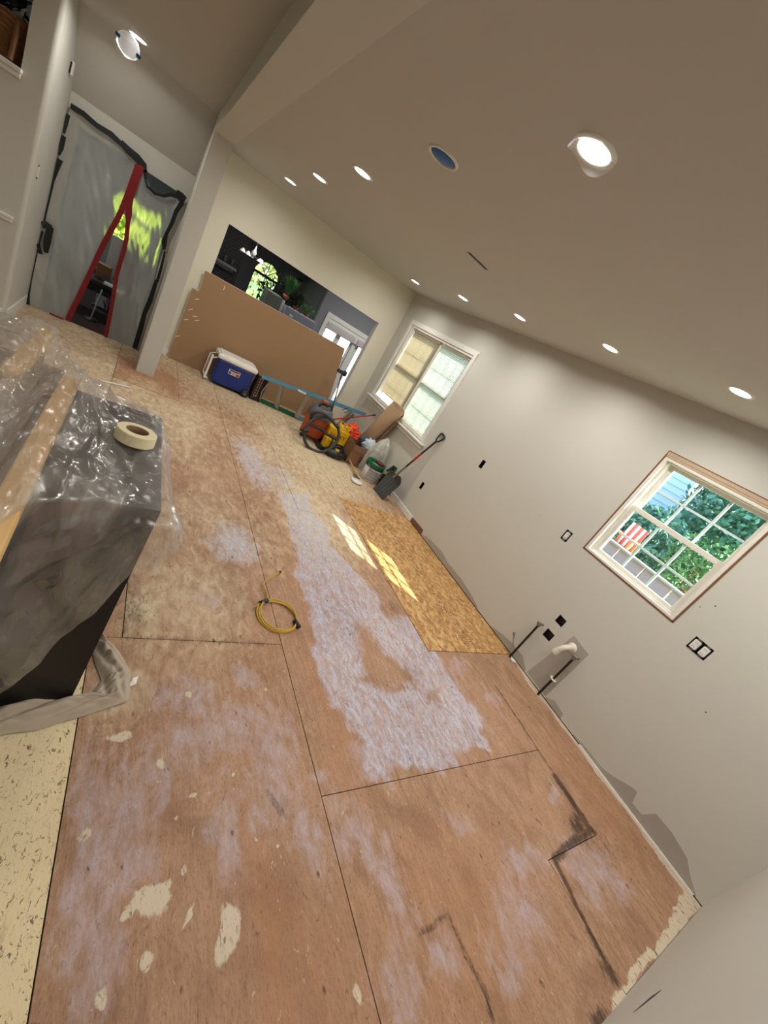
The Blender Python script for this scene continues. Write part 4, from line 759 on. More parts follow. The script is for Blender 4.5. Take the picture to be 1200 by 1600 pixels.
struct('wall_family_east', MB().box((4.15, 7.1, FZ), (4.25, 10.1, .2)).box((4.15, 7.1, 2.3), (4.25, 10.1, 2.8)).box((.14, 7.05, FZ), (4.2, 7.15, 2.8)), fam_m)  # unseen wall, wide opening added so daylight floods the room

# ================================================================== EXTERIOR
struct('ground_outside', MB().box((.17, -30, -.75), (60, 60, -.65)).box((-30, 13, -.75), (.1, 60, -.65)), mat('lawn', rgb(96, 130, 70), .9, noise_amt=.3, nscale=3))
def tree(x, y, r, zc, label, m, n=1500, size=.16, sp=1.0):
    t = thing('garden_tree', label, 'tree', (x, y, -.65), 'trees outside the windows')
    MB().tube([(x, y, -.65), (x + .1, y, zc * .5), (x, y + .1, zc)], [.14, .1, .05], 8).build('trunk', rawwood2_m, t)
    pts = []
    for _ in range(n):
        v = Vector((random.gauss(0, 1), random.gauss(0, 1), random.gauss(0, 1))).normalized() * r * (random.random() ** .4); pts.append((x + v.x, y + v.y, zc + v.z * sp))
    MB().leaves(pts, size).build('foliage', m, t, kind='stuff'); return t
teal_m = mat('blue_green_leaves', rgb(86, 138, 110), .5, noise_amt=.4, nscale=3); olive_m = mat('olive_leaves', rgb(140, 158, 84), .5, noise_amt=.3, nscale=3)
tree(6.6, 4.0, 1.0, 1.1, 'broad blue-green tree outside the near window, straight behind its lower panes', teal_m, 4200, .14)
tree(8.6, 3.35, 1.45, 2.7, 'tree outside the near window, behind its right-hand panes', teal_m, 5200, .16)
tree(8.6, 5.9, 1.2, .9, 'lower bush-like tree outside beside the pale house', teal_m, 3000, .16)
tree(6.2, 2.7, .75, 1.4, 'small yellow-green young tree outside the near window', leaf_m, 1500, .10)
tree(13, 2.2, 3.0, 2.6, 'distant dense tree filling the view behind the near window', dleaf_m, 6000, .34)
tree(-1.2, 17, 2.2, 2.6, 'tree on the lawn seen through the arched window', olive_m, 2400, .2)
tree(-4.15, 15.5, 1.5, .8, 'sunlit yellow-green tree outside the window behind the barrier', mat('sunlit_lime_leaves', rgb(190, 205, 70), .6, noise_amt=.3, nscale=3), 2600, .25)
tree(1.5, 19, 2.2, 2.4, 'tree on the lawn right of the arched window view', leaf_m, 2000, .22)
hs = thing('neighbour_house', 'pale lap-sided neighbouring house behind the trees', 'house', (11, 8.5, -.65))
MB().box((10.06, 5.45, -.65), (14, 14, 6.0)).build('wall', siding_m, hs)
z = -.6
while z < 6.0:
    MB().add([(10.06, 5.45, z + .2), (10.06, 14, z + .2), (10.02, 14, z), (10.02, 5.45, z), (10.06, 5.45, z), (10.06, 14, z)], [(0, 1, 2, 3), (3, 2, 5, 4)]).build('siding_plank', siding_m, hs); z += .2
MB().prism([(9.7, 5.9), (12, 7.4), (14.3, 5.9), (14.3, 6.1), (12, 7.6), (9.7, 6.1)], 'y', 6.0, 14.2).build('roof', grey_m, hs)
dr = thing('deck_railing', 'mauve wooden deck wall with a white cap outside the near window', 'railing', (2.6, 2.2, -.65))
for k in range(9): MB().bbox((2.50, 2.2 + k * .42, -.65), (2.54, 2.2 + k * .42 + .40, 1.20), .004).build('board', deck_m, dr)
for k in range(5): MB().bbox((2.50, .1 + k * .42, -.65), (2.54, .1 + k * .42 + .40, 1.20), .004).build('board', deck_m, dr)
MB().bbox((2.46, .1, 1.20), (2.58, 6.0, 1.23), .004).build('cap', mat('deck_cap_pale', rgb(230, 214, 206), .6), dr)
struct('floor_deck', MB().box((2.56, .1, .22), (5.2, 6.0, .28)).box((2.7, .2, -.65), (2.8, .3, .22)).box((5.0, 5.8, -.65), (5.1, 5.9, .22)).box((5.0, .2, -.65), (5.1, .3, .22)), deck_m)
ac = thing('garden_chair', 'red and white striped wooden garden chair outside the near window', 'chair', (4.85, 3.65, .28))
woodo = mat('orange_wood', rgb(196, 120, 66), .6)
for k in range(6): MB().bbox((5.0, 3.46 + k * .062, 1.0), (5.02, 3.46 + k * .062 + .048, 1.50), .004).build('back_slat', [mat('red_slat', rgb(196, 96, 80), .6), white_m][k % 2], ac)
MB().bbox((4.7, 3.44, .95), (5.02, 3.86, 1.0), .006).build('seat', woodo, ac)
for (a, b) in ((4.72, 3.46), (4.72, 3.83), (4.99, 3.46), (4.99, 3.83)): MB().box((a - .02, b - .02, .28), (a + .02, b + .02, 1.2)).build('leg', woodo, ac)
for b in (3.45, 3.83): MB().bbox((4.68, b - .03, 1.2), (5.02, b + .04, 1.23), .004).build('arm', woodo, ac)
fn = thing('added_fence', 'pale fence added far outside to brighten the view through the glazed door', 'fence', (4, 17, -.65))  # pale fence placed in the sun to make the outside brighter
pinkf = mat('pale_pink_fence', rgb(236, 214, 206), .7)
for k in range(36): MB().bbox((.6 + k * .2, 17.2, -.65), (.6 + k * .2 + .185, 17.23, 3.2), .003).build('picket', pinkf, fn)
for z in (0, 1.3, 2.6): MB().box((.6, 17.23, z), (7.8, 17.26, z + .08)).build('rail', pinkf, fn)

struct('ground_patio', MB().box((-.4, 10.12, -.64), (9, 17, -.55)), mat('pale_patio', rgb(214, 200, 190), .8))
# ================================================================== DRYWALL SHEET
dw = thing('drywall_sheet', 'large brown-backed drywall sheet standing across the pass-through opening', 'drywall sheet', (-1.9, 6.97, 0))
poly = [(-3.155, .003), (-.53, .003), (-.575, .58), (-.728, 1.378), (-3.075, 1.352), (-3.06, 1.07), (-3.09, 1.055), (-3.15, 1.065)]
MB().prism(poly, 'y', 6.975, 6.988).build('gypsum_core', drywallw_m, dw); MB().prism([(a + (.003 if a < -2 else -.003), b - .003 * (b > .1)) for a, b in poly], 'y', 6.9735, 6.9755).build('paper_face', drywallb_m, dw)
for (x, z, a) in ((-2.78, 1.27, 0), (-3.05, .95, 1), (-3.09, .62, 1), (-3.0, .72, 1.2), (-2.96, .68, 1.0), (-3.08, .78, .8), (-3.12, .35, 1)): MB().box((-.004, 0, -.03), (.004, .0015, .03), T(x, 6.972, z) @ RY(a)).build('paper_scratch', drywallw_m, dw)

# ================================================================== COOLER
cl = thing('cooler', 'blue wheeled cooler with white lid standing in front of the drywall sheet', 'cooler', (-2.3, 6.72, 0))
MB().bbox((-2.57, 6.56, .035), (-2.02, 6.88, .41), .03).build('body', blue_m, cl)
lid = MB().bbox((-2.60, 6.535, .405), (-1.995, 6.91, .475), .028).bbox((-2.56, 6.57, .47), (-2.04, 6.875, .49), .01).build('lid', coolw_m, cl)
for y in (6.60, 6.85):
    MB().lathe([(.0001, -.025), (.052, -.025), (.062, -.015), (.062, .015), (.052, .025), (.0001, .025)], 24, T(-2.055, y - .05 if y < 6.7 else y + .03, .062) @ RX(1.5708)).build('wheel', black_m, cl)
for k, o in enumerate([c for c in cl.children if c.name.startswith('wheel')]): MB().lathe([(.0001, 0), (.022, 0), (.026, .004)], 16, T(-2.055, 6.523 if k == 0 else 6.908, .062) @ RX(1.5708)).build('hub_cap', grey_m, o)
MB().tube([(-2.585, 6.60, .40), (-2.66, 6.60, .36), (-2.665, 6.60, .06), (-2.62, 6.60, .045)], .012, 8).tube([(-2.585, 6.84, .40), (-2.66, 6.84, .36), (-2.665, 6.84, .06)], .012, 8).tube([(-2.665, 6.60, .06), (-2.665, 6.84, .06)], .014, 8).bbox((-2.675, 6.585, .03), (-2.645, 6.63, .40), .01).build('tow_handle', coolw_m, cl)
MB().bbox((-2.605, 6.59, .40), (-2.585, 6.63, .45), .006).build('handle_hinge', black_m, cl)
lb = MB().box((-2.39, 6.5565, .245), (-2.22, 6.5595, .325)).build('label_sticker', coolw_m, cl)
for (a, b, c, d, m_) in ((-2.385, -2.345, .25, .29, bluetape_m), (-2.335, -2.29, .25, .295, mat('sticker_tan', rgb(206, 150, 90), .6)), (-2.28, -2.225, .25, .29, orange_m), (-2.38, -2.23, .30, .32, black_m)): MB().box((a, 6.555, c), (b, 6.5568, d)).build('label_print', m_, lb)

# ================================================================== BLACK GRID CART
bg_ = thing('folded_crate', 'black folded plastic grid crate standing between the cooler and the ladder', 'crate', (-1.85, 6.6, 0))
mb = MB().bbox((-1.95, 6.60, .0), (-1.93, 6.80, .40), .005).bbox((-1.80, 6.60, 0), (-1.78, 6.80, .40), .005).bbox((-1.95, 6.60, .38), (-1.78, 6.62, .40), .004).bbox((-1.95, 6.60, 0), (-1.78, 6.62, .03), .004); mb.build('frame', black_m, bg_)
for k in range(7): MB().box((-1.94, 6.60, .05 + k * .047), (-1.79, 6.612, .062 + k * .047)).build('grid_bar', black_m, bg_)
for k in range(4): MB().box((-1.925 + k * .035, 6.60, .02), (-1.913 + k * .035, 6.612, .39)).build('grid_bar', black_m, bg_)
MB().tube([(-1.80, 6.58, .06), (-1.82, 6.57, .2), (-1.79, 6.58, .34)], .008, 6).build('metal_loop', alu_m, bg_)

# ================================================================== LADDER lying on its side
ld = thing('step_ladder', 'blue stepladder lying on its side in front of the drywall sheet', 'ladder', (-1.0, 6.55, 0))
A0 = Vector((-1.92, 6.55, .425)); A1 = Vector((.0 - .12, 6.30, .63)); B0 = Vector((-1.76, 6.66, .03)); B1 = Vector((-.95, 6.56, .03)); 
def rail(a, b, m, name, w_=.075, d_=.025):
    d = (b - a); L_ = d.length; M = T(*a) @ d.to_track_quat('X', 'Z').to_matrix().to_4x4()
    mb = MB(); mb.bbox((0, -d_ / 2, -w_ / 2), (L_, -d_ / 2 + .006, w_ / 2), .002, M); mb.bbox((0, -d_ / 2, w_ / 2 - .008), (L_, d_ / 2, w_ / 2), .002, M); mb.bbox((0, -d_ / 2, -w_ / 2), (L_, d_ / 2, -w_ / 2 + .008), .002, M); return mb.build(name, m, ld)
rail(A0, A1, lead_blue, 'side_rail', .06); rail(B0, Vector((-1.15, 6.585, .035)), green_m, 'side_rail', .07).__setitem__('label', 'dark green lower rail section'); rail(Vector((-1.15, 6.585, .035)), B1 + Vector((.25, -.03, 0)), lead_blue, 'side_rail', .06)
rail(A0 + Vector((.1, .08, -.02)), A1 + Vector((-.1, .08, -.03)), alu_m, 'rear_rail', .03)
for u in (.18, .42, .66, .86):
    p = A0.lerp(A1, u) + Vector((.0, 0, -.03)); q = B0.lerp(Vector((-.25, 6.45, .03)), u); q.z = max(.02, q.z - .0)
    rail(q, p, alu_m, 'step', .035, .08)
MB().tube([(-.55, 6.33, .53), (-.52, 6.25, .60), (-.47, 6.25, .58), (-.50, 6.30, .50)], .006, 6).build('spreader', black_m, ld)
MB().bbox((-1.35, 6.43, .475), (-1.2, 6.47, .50), .003, T(0, 0, .0)).build('label_sticker', white_m, ld)

# ================================================================== SHOP VACUUM
vc = thing('shop_vacuum', 'orange and grey shop vacuum with a coiled black hose', 'vacuum', (-1.08, 5.85, 0))
Mv = T(-1.08, 5.86, 0)
MB().lathe([(.0001, .07), (.17, .07), (.185, .10), (.195, .38), (.20, .40), (.0001, .40)], 28, Mv).build('tank', orange_m, vc)
MB().lathe([(.205, .38), (.21, .41), (.20, .45), (.17, .52), (.12, .57), (.0001, .58)], 28, Mv).build('motor_head', grey_m, vc)
MB().lathe([(.06, .57), (.065, .60), (.05, .625), (.0001, .63)], 20, Mv).build('filter_cap', mat('vac_dark', rgb(60, 60, 62), .4), vc); MB().tube([(-1.20, 5.80, .53), (-1.18, 5.74, .62), (-1.02, 5.74, .63), (-.96, 5.80, .55)], .014, 8).build('carry_handle', black_m, vc)
MB().bbox((-1.16, 5.80, .60), (-1.05, 5.88, .65), .012).build('latch', orange_m, vc)
for a in (.5, 2.07, 3.64, 5.2):
    cx, cy = -1.08 + .19 * math.cos(a), 5.86 + .19 * math.sin(a); w_ = MB().lathe([(.0001, -.014), (.03, -.014), (.034, 0), (.03, .014), (.0001, .014)], 16, T(cx, cy, .034) @ RX(1.57)).build('caster', black_m, vc); MB().tube([(cx, cy, .03), (-1.08 + .15 * math.cos(a), 5.86 + .15 * math.sin(a), .10)], .016, 8).build('caster_bracket', black_m, w_)
MB().tube([(-1.22, 5.70, .33), (-1.24, 5.66, .33)], .03, 14).build('inlet_port', black_m, vc)
path = []
C = Vector((-1.10, 5.44, .255)); ax1 = Vector((.96, -.02, .16)).normalized(); ax2 = Vector((.0, .42, .9)).normalized()
for a in np.linspace(2.5, 2.5 + 6.283 * 1.02, 60): path.append(C + (ax1 * math.cos(a) + ax2 * math.sin(a)) * (.275 + .004 * a))
path = [Vector((-.93, 5.6, .37)) + Vector((-.25 + .28 * t, .02, .09 - .1 * t)) for t in ()] + path
hose = [Vector((-1.24, 5.66, .33)), Vector((-1.30, 5.60, .36)), Vector((-1.33, 5.56, .45)), Vector((-1.25, 5.52, .53)), Vector((-1.10, 5.50, .52)), Vector((-.92, 5.48, .44))]
def smooth_path(P_, n=8):
    out = []
    for i in range(len(P_) - 1):
        p0 = P_[max(i - 1, 0)]; p1 = P_[i]; p2 = P_[i + 1]; p3 = P_[min(i + 2, len(P_) - 1)]
        for k in range(n):
            t = k / n; out.append(.5 * ((2 * p1) + (p2 - p0) * t + (2 * p0 - 5 * p1 + 4 * p2 - p3) * t * t + (3 * p1 - p0 - 3 * p2 + p3) * t ** 3))
    return out + [P_[-1]]
ring = [C + (ax1 * math.cos(a) + ax2 * math.sin(a)) * .27 for a in np.linspace(.75, .75 - 6.1, 42)]
full = smooth_path(hose + ring[::4], 12)
MB().tube(full, [.022 + .0016 * (k % 2) for k in range(len(full))], 12).build('hose', hose_m, vc)
MB().tube([(-1.32, 5.50, .30), (-1.15, 5.46, .32), (-1.02, 5.45, .28), (-.86, 5.42, .27)], [.022, .026, .022, .024], 12).build('wand', black_m, vc)
MB().tube([(-1.43, 5.35, .22), (-1.36, 5.38, .24)], .034, 12).build('hose_cuff', black_m, vc)

# ================================================================== YELLOW CASES, CORD, POWER TOOL
yc = thing('yellow_tool_box', 'yellow box with red lettering behind the vacuum hose', 'tool box', (-.75, 5.72, 0))
MB().bbox((-.92, 5.66, .13), (-.55, 5.86, .36), .012).build('body', yellow_m, yc); MB().bbox((-.94, 5.68, .002), (-.54, 5.88, .13), .012).build('base', black_m, yc)
text('lettering', 'HUSKY', .085, redp_m, T(-.73, 5.657, .25) @ RX(math.pi / 2), yc, .002)
yt = thing('yellow_cordless_tool', 'yellow and black power tool lying inside the ring of the hose', 'power tool', (-.9, 5.5, 0))
MB().bbox((-.98, 5.48, .05), (-.80, 5.60, .22), .02, ).build('housing', yellow_m, yt); MB().bbox((-1.04, 5.47, .004), (-.80, 5.62, .07), .02).build('battery', black_m, yt); MB().bbox((-.885, 5.475, .05), (-.865, 5.61, .225), .004).build('black_band', black_m, yt)
cd = thing('extension_cord', 'coiled yellow extension cord on top of the yellow box', 'cord', (-.62, 5.8, .36))
for k in range(4):
    c0 = Vector((-.66 + .015 * k, 5.79, .385 + .018 * k)); MB().tube([c0 + Vector((.12 * math.cos(a) * (1 - .05 * k), .09 * math.sin(a), .02 * math.sin(2 * a + k))) for a in np.linspace(0, 6.283, 30)[:-1]], .007, 6, closed=True).build('loop', yellow_m, cd)
bt_ = thing('black_tool_bag', 'black tool bag slumped on the floor in front of the yellow box', 'bag', (-.8, 5.32, 0))
MB().grid(lambda u, v: Vector((-.78 + .21 * math.sin(3.1416 * v) * math.cos(6.283 * u), 5.38 + .12 * math.sin(3.1416 * v) * math.sin(6.283 * u), .075 - .072 * math.cos(3.1416 * v) + .012 * noise.noise(Vector((u * 9, v * 9, 0))) * math.sin(3.14 * v))), 28, 14).build('body', black_m, bt_)
MB().tube([(-.9, 5.36, .13), (-.82, 5.34, .2), (-.72, 5.34, .19), (-.66, 5.36, .13)], .012, 8).build('handle', black_m, bt_)
MB().bbox((-.84, 5.30, .12), (-.78, 5.34, .16), .006).build('yellow_tag', yellow_m, bt_)
sp_ = thing('floor_scraper', 'long wooden-handled floor scraper lying on the floor', 'scraper', (-.53, 5.3, 0))
MB().tube([(-.52, 5.62, .10), (-.545, 4.92, .025)], .014, 10).build('handle', rawwood_m, sp_); MB().tube([(-.515, 5.75, .12), (-.522, 5.55, .095)], .019, 10).build('grip', black_m, sp_); MB().bbox((-.56, 5.45, .03), (-.51, 5.58, .07), .01).build('red_collar', redp_m, sp_); MB().bbox((-.60, 4.84, .002), (-.50, 4.93, .014), .003).build('blade', steel_m, sp_)
wc = thing('white_cap', 'small white round cap lying on the floor by the bucket', 'lid', (-.64, 4.66, 0))  # white cap, built as a shallow round shell
MB().lathe([(.0001, .004), (.07, .004), (.085, .012), (.088, .034), (.082, .034), (.076, .018), (.0001, .014)], 26, T(-.64, 4.68, 0)).build('dish', coolw_m, wc)
MB().lathe([(.076, .0341), (.089, .0341), (.09, .028)], 26, T(-.64, 4.68, 0)).build('rim', white_m, wc)

# ================================================================== CARDBOARD BOX and contents
cbx = thing('cardboard_box', 'open brown cardboard box with printed panel behind the bucket', 'box', (-.33, 5.5, 0))
Mb = T(-.32, 5.48, 0) @ RZ(-.12); a, b, h_ = .24, .17, .33
for (p, q) in (((-a, -b, .002), (a, -b + .006, h_)), ((-a, b - .006, .002), (a, b, h_)), ((-a, -b, .002), (-a + .006, b, h_)), ((a - .006, -b, .002), (a, b, h_))): MB().box(p, q, Mb).build('panel', card_m, cbx)
MB().box((-a, -b, .002), (a, b, .008), Mb).build('bottom', card_m, cbx)
MB().box((-a + .01, -b - .008, h_ - .10), (a - .01, -b - .003, h_), Mb @ T(0, 0, .0)).build('flap', card_m, cbx); MB().box((a, -b, 0), (a + .006, b, .10), Mb @ T(0, 0, h_) @ T(a, 0, 0) @ RY(.8) @ T(-a, 0, 0)).build('flap', card_m, cbx)
ptm = mat('box_print_brown', rgb(84, 52, 36), .8); pr_ = MB()
for k in range(5): pr_.box((-.05 + .022 * k, -b - .0095, .09), (-.038 + .022 * k, -b - .0082, .21 if k % 2 else .19), Mb)
pr_.box((.13, -b - .0095, .23), (.20, -b - .0082, .238), Mb); pr_.box((.13, -b - .0095, .28), (.20, -b - .0082, .288), Mb); pr_.box((.13, -b - .0095, .23), (.138, -b - .0082, .288), Mb); pr_.box((.192, -b - .0095, .23), (.20, -b - .0082, .288), Mb)
pr_.build('printed_mark', ptm, cbx, kind='stuff')
def crumple(c, r, seed, nu=36, nv=22, amp=.25):
    c = Vector(c)
    def f(u, v):
        th = 6.2832 * u; ph = math.pi * v; d = Vector((math.sin(ph) * math.cos(th), math.sin(ph) * math.sin(th), -math.cos(ph)))
        k = 1 + amp * (abs(noise.noise(d * 2.3 + Vector((seed, 0, 0)))) * 2 - .5) + amp * .5 * abs(noise.noise(d * 6 + Vector((seed, 3, 0))))
        return c + Vector((d.x * r[0], d.y * r[1], max(d.z * r[2] * k, -r[2] * .95))) * 1 + Vector((d.x * r[0] * (k - 1), d.y * r[1] * (k - 1), 0))
    return MB().grid(f, nu, nv)
bb = thing('bag_of_rags', 'clear bag with blue and white rags on top of the cardboard box', 'bag', (-.22, 5.5, .36))
crumple((-.22, 5.50, .36), (.16, .13, .11), 4).build('rags', mat('pale_blue_rags', rgb(196, 206, 214), .8, noise_amt=.3, nscale=9), bb); crumple((-.15, 5.40, .33), (.09, .05, .07), 9).build('blue_rag', mat('blue_rag', rgb(64, 126, 160), .7, noise_amt=.3), bb); crumple((-.33, 5.55, .40), (.10, .07, .07), 14).build('dark_rag', mat('slate_rag', rgb(70, 78, 92), .8), bb)
wb = thing('white_trash_bag', 'tall translucent white plastic bag behind the bucket', 'bag', (-.185, 5.26, 0))
def bagf(u, v):
    th = 6.2832 * u; prof = [(.0, .19), (.1, .20), (.35, .19), (.65, .16), (.85, .10), (1, .015)]; r = interp(prof, v)
    k = 1 + .16 * math.sin(th * 7 + v * 3) * (.3 + v) + .25 * (abs(noise.noise(Vector((math.cos(th) * 2, math.sin(th) * 2, v * 3)))) - .2)
    return Vector((-.185 + r * k * .8 * math.cos(th), 5.27 + r * k * .8 * math.sin(th) - .06 * v, .003 + .66 * v))
MB().grid(bagf, 60, 30).build('bag', bag_m, wb); crumple((-.185, 5.26, .13), (.11, .11, .12), 21).build('rubbish', mat('tan_rubbish', rgb(170, 160, 136), .9, noise_amt=.4, nscale=14), wb)

# ================================================================== BUCKET
bu = thing('plastic_bucket', 'white plastic bucket with printed label and green rim, standing behind the shovel', 'bucket', (-.27, 4.98, 0))
Mk = T(-.30, 4.97, 0)
MB().lathe([(.0001, .004), (.125, .004), (.13, .01), (.145, .27), (.14, .27), (.125, .02), (.0001, .015)], 36, Mk).build('body', bucket_m, bu)
MB().lathe([(.146, .235), (.155, .24), (.157, .30), (.150, .315), (.135, .31), (.138, .25)], 36, Mk).build('green_rim', green_m, bu)
MB().lathe([(.147, .225), (.156, .228), (.156, .24), (.147, .24)], 36, Mk).build('dark_band', black_m, bu)
for k in range(6):
    for j in range(4):
        an = -2.55 + k * .22; r = .133 + .015 * (j / 4)
        MB().grid(lambda u, v: Mk @ Vector(((r + .0025) * math.cos(an + .18 * u), (r + .0025) * math.sin(an + .18 * u), .03 + j * .046 + .036 * v)), 3, 1).build('label_print', print_m, bu)
MB().tube([Mk @ Vector((.155 * math.cos(a), .155 * math.sin(a), .27 - .10 * math.sin(a + 2.9) if 0 else .27 - .10 * max(0, math.sin(a - 3.3)))) for a in np.linspace(3.3, 6.3, 16)], .004, 6).build('bail_handle', steel_m, bu)
MB().bbox((-.02, -.09, .30), (.10, .02, .335), .006, Mk).build('red_black_lid', mat('dark_red_lid', rgb(96, 40, 44), .5), bu)
it = thing('black_hand_tools', 'black and orange hand tools piled between the bucket and the wall', 'tools', (-.12, 4.78, 0))
for k, (p, q, r) in enumerate([((-.16, 4.85, .02), (-.10, 4.8, .40), .014), ((-.08, 4.8, .02), (-.05, 4.86, .36), .012), ((-.12, 4.74, .05), (-.03, 4.8, .30), .016), ((-.18, 4.8, .30), (-.06, 4.88, .38), .018)]): MB().tube([p, q], r, 8).build('tool_shaft', black_m, it)
MB().bbox((-.17, 4.74, .002), (-.03, 4.88, .22), .02).build('tool_body', black_m, it); MB().bbox((-.155, 4.72, .20), (-.11, 4.76, .26), .008).build('orange_grip', neon_m, it); MB().bbox((-.05, 4.84, .25), (-.01, 4.90, .39), .006).build('green_tag', green_m, it)

# ================================================================== SNOW SHOVEL
sv = thing('snow_shovel', 'black snow shovel leaning against the window wall', 'shovel', (-.2, 4.45, 0))
P0 = Vector((-.22, 4.52, .36)); P1 = Vector((-.045, 4.37, 1.10)); dirv = (P1 - P0).normalized()
MB().tube([P0 - dirv * .04, P0 + dirv * .22], .017, 12).build('socket', mat('shaft_grey', rgb(120, 112, 104), .5), sv); MB().tube([P0 + dirv * .22, P1], .0145, 12).build('shaft', mat('shaft_dark', rgb(48, 36, 34), .4, noise_amt=.2), sv)
MB().tube([P0 + dirv * .36, P0 + dirv * .50], .0155, 12).build('red_label', redp_m, sv)
sidev = dirv.cross(Vector((1, 0, 0))).normalized(); pth = [P1, P1 + dirv * .03 + sidev * .035, P1 + dirv * .12 + sidev * .055, P1 + dirv * .13, P1 + dirv * .12 - sidev * .055, P1 + dirv * .03 - sidev * .035]
MB().tube(smooth_path(pth + [P1], 3), .012, 8).build('d_grip', black_m, sv)
# blade: near-left edge on floor, corners solved from the photo
c00 = Vector((-.335, 4.66, .003)); c10 = Vector((-.30, 4.37, .003)); c01 = Vector((-.20, 4.71, .37)); c11 = Vector((-.17, 4.33, .40))
def bladef(u, v):
    p = c00.lerp(c10, u).lerp(c01.lerp(c11, u), v); bow = .07 * math.sin(math.pi * u) * (.2 + .8 * v); nrm = Vector((.94, 0, -.34)).normalized()
    p = p + nrm * (bow * .6 + .012 * abs(math.sin(u * math.pi * 5)) * (1 - v) * 1.0) ; 
    if v > .75: p = p + Vector((-.05, 0, .02)) * ((v - .75) / .25) ** 2 * (1 - .0 * u); p.y = p.y + (4.52 - p.y) * .35 * ((v - .75) / .25) ** 2
    return p
bm_ = MB().grid(bladef, 30, 24); bo = bm_.build('blade', mat('shovel_black', rgb(66, 68, 70), .35), sv); md = bo.modifiers.new('s', 'SOLIDIFY'); md.thickness = .006
MB().tube([c00, c10], .004, 6).build('wear_strip', steel_m, sv)

# ================================================================== ROLL, VESTS, RED BAR, POLE
rl = thing('cardboard_roll', 'tall brown paper roll leaning in front of the far window', 'roll', (-.2, 5.6, 0))
r0 = Vector((-.24, 5.79, .005)); r1 = Vector((-.125, 5.50, 1.12)); d = (r1 - r0); M = T(*r0) @ d.to_track_quat('Z', 'Y').to_matrix().to_4x4(); Lr = d.length
MB().lathe([(.085, .0), (.13, .0), (.13, Lr), (.122, Lr), (.118, Lr - .3), (.085, 0)], 32, M).build('paper_wrap', mat('kraft_roll', rgb(156, 126, 96), .8, noise_amt=.06, nscale=4), rl)
MB().grid(lambda u, v: M @ Vector(((.131 + .06 * u) * math.cos(-.6 - 1.3 * u), (.131 + .06 * u) * math.sin(-.6 - 1.3 * u), Lr * v * (1 - .1 * u))), 8, 8).build('loose_edge', MATS['kraft_roll'], rl)
vs_ = thing('safety_vests', 'crumpled neon orange vests between the ladder and the paper roll', 'vest', (-.35, 6.05, .3))
crumple((-.36, 6.02, .33), (.10, .10, .12), 31, amp=.5).build('cloth', neon_m, vs_); crumple((-.24, 5.97, .27), (.10, .09, .09), 35, amp=.5).build('cloth', neon_m, vs_)
bx2 = thing('low_carton', 'low brown carton under the orange vests', 'box', (-.28, 6.0, 0)); MB().bbox((-.44, 5.88, .002), (-.10, 6.14, .23), .004).build('body', card_m, bx2); MB().box((-.12, 5.90, .23), (-.06, 6.12, .236), T(-.1, 0, .23) @ RY(-.5) @ T(.1, 0, -.23)).build('flap', card_m, bx2)
rb = thing('red_pry_bar', 'red metal bar propped across the ladder', 'bar', (-.35, 6.2, .4))
MB().tube([(-.68, 6.22, .33), (-.10, 6.12, .71)], .013, 10).build('shaft', redp_m, rb); MB().tube([(-.10, 6.12, .71), (-.055, 6.11, .74)], .015, 10).build('grip', black_m, rb)
lp = thing('grey_level', 'grey aluminium level leaning behind the orange vests', 'level', (-.5, 6.15, 0))
for (a, b) in (((-.62, 6.22, .002), (-.40, 6.16, .58)),):
    dd_ = Vector(b) - Vector(a); M = T(*a) @ dd_.to_track_quat('Z', 'Y').to_matrix().to_4x4(); MB().bbox((-.03, -.012, 0), (.03, .012, dd_.length), .003, M).build('body', grey_m, lp); MB().bbox((-.02, -.014, .25), (.02, .014, .30), .002, M).build('vial', yellow_m, lp)
po = thing('long_black_pole', 'long black pole with a cross head leaning at the drywall sheet edge', 'pole', (-.75, 6.45, 0))
MB().tube([(-.80, 6.22, .62), (-.74, 6.60, 1.04)], .011, 10).build('shaft', black_m, po); MB().tube([(-.84, 6.0, .10), (-.80, 6.22, .62)], .011, 10).build('shaft', black_m, po); MB().bbox((-.83, 6.57, 1.02), (-.70, 6.63, 1.08), .012).build('head', hose_m, po); MB().lathe([(.0001, -.02), (.045, -.02), (.05, 0), (.045, .02), (.0001, .02)], 18, T(-.69, 6.6, 1.05) @ RY(1.57)).build('end_cap', black_m, po)

# ================================================================== YELLOW COIL ON FLOOR
yk = thing('coiled_wire', 'coiled yellow cable tied with black tape, on the bare floor', 'cable', (-2.5, 1.88, 0))
brass = mat('yellow_cable', rgb(196, 160, 44), .35, noise_amt=.1)
C0 = Vector((-2.495, 1.885, .008))
def coil(rx, ry, ph, z_, a0=0, a1=6.283): return [C0 + Vector((rx * math.cos(a) + ph[0], ry * math.sin(a) + ph[1], z_ + .003 * math.sin(3 * a))) for a in np.linspace(a0, a1, 44)]
MB().tube(coil(.142, .145, (0, 0), 0)[:-1], .0052, 8, closed=True).build('loop', brass, yk); MB().tube(coil(.136, .136, (.004, -.008), .009)[:-1], .0052, 8, closed=True).build('loop', brass, yk); MB().tube(coil(.130, .142, (.008, .003), .016)[:-1], .0045, 8, closed=True).build('loop', brass, yk)
MB().tube(smooth_path([C0 + Vector((-.05, .13, .01)), C0 + Vector((-.035, .20, .012)), C0 + Vector((-.05, .29, .012)), C0 + Vector((.02, .37, .01)), C0 + Vector((.12, .46, .008))], 6), .005, 8).build('tail', brass, yk); MB().tube([C0 + Vector((.115, .455, .008)), C0 + Vector((.128, .468, .008))], .009, 8).build('end_fitting', dkpipe_m, yk)
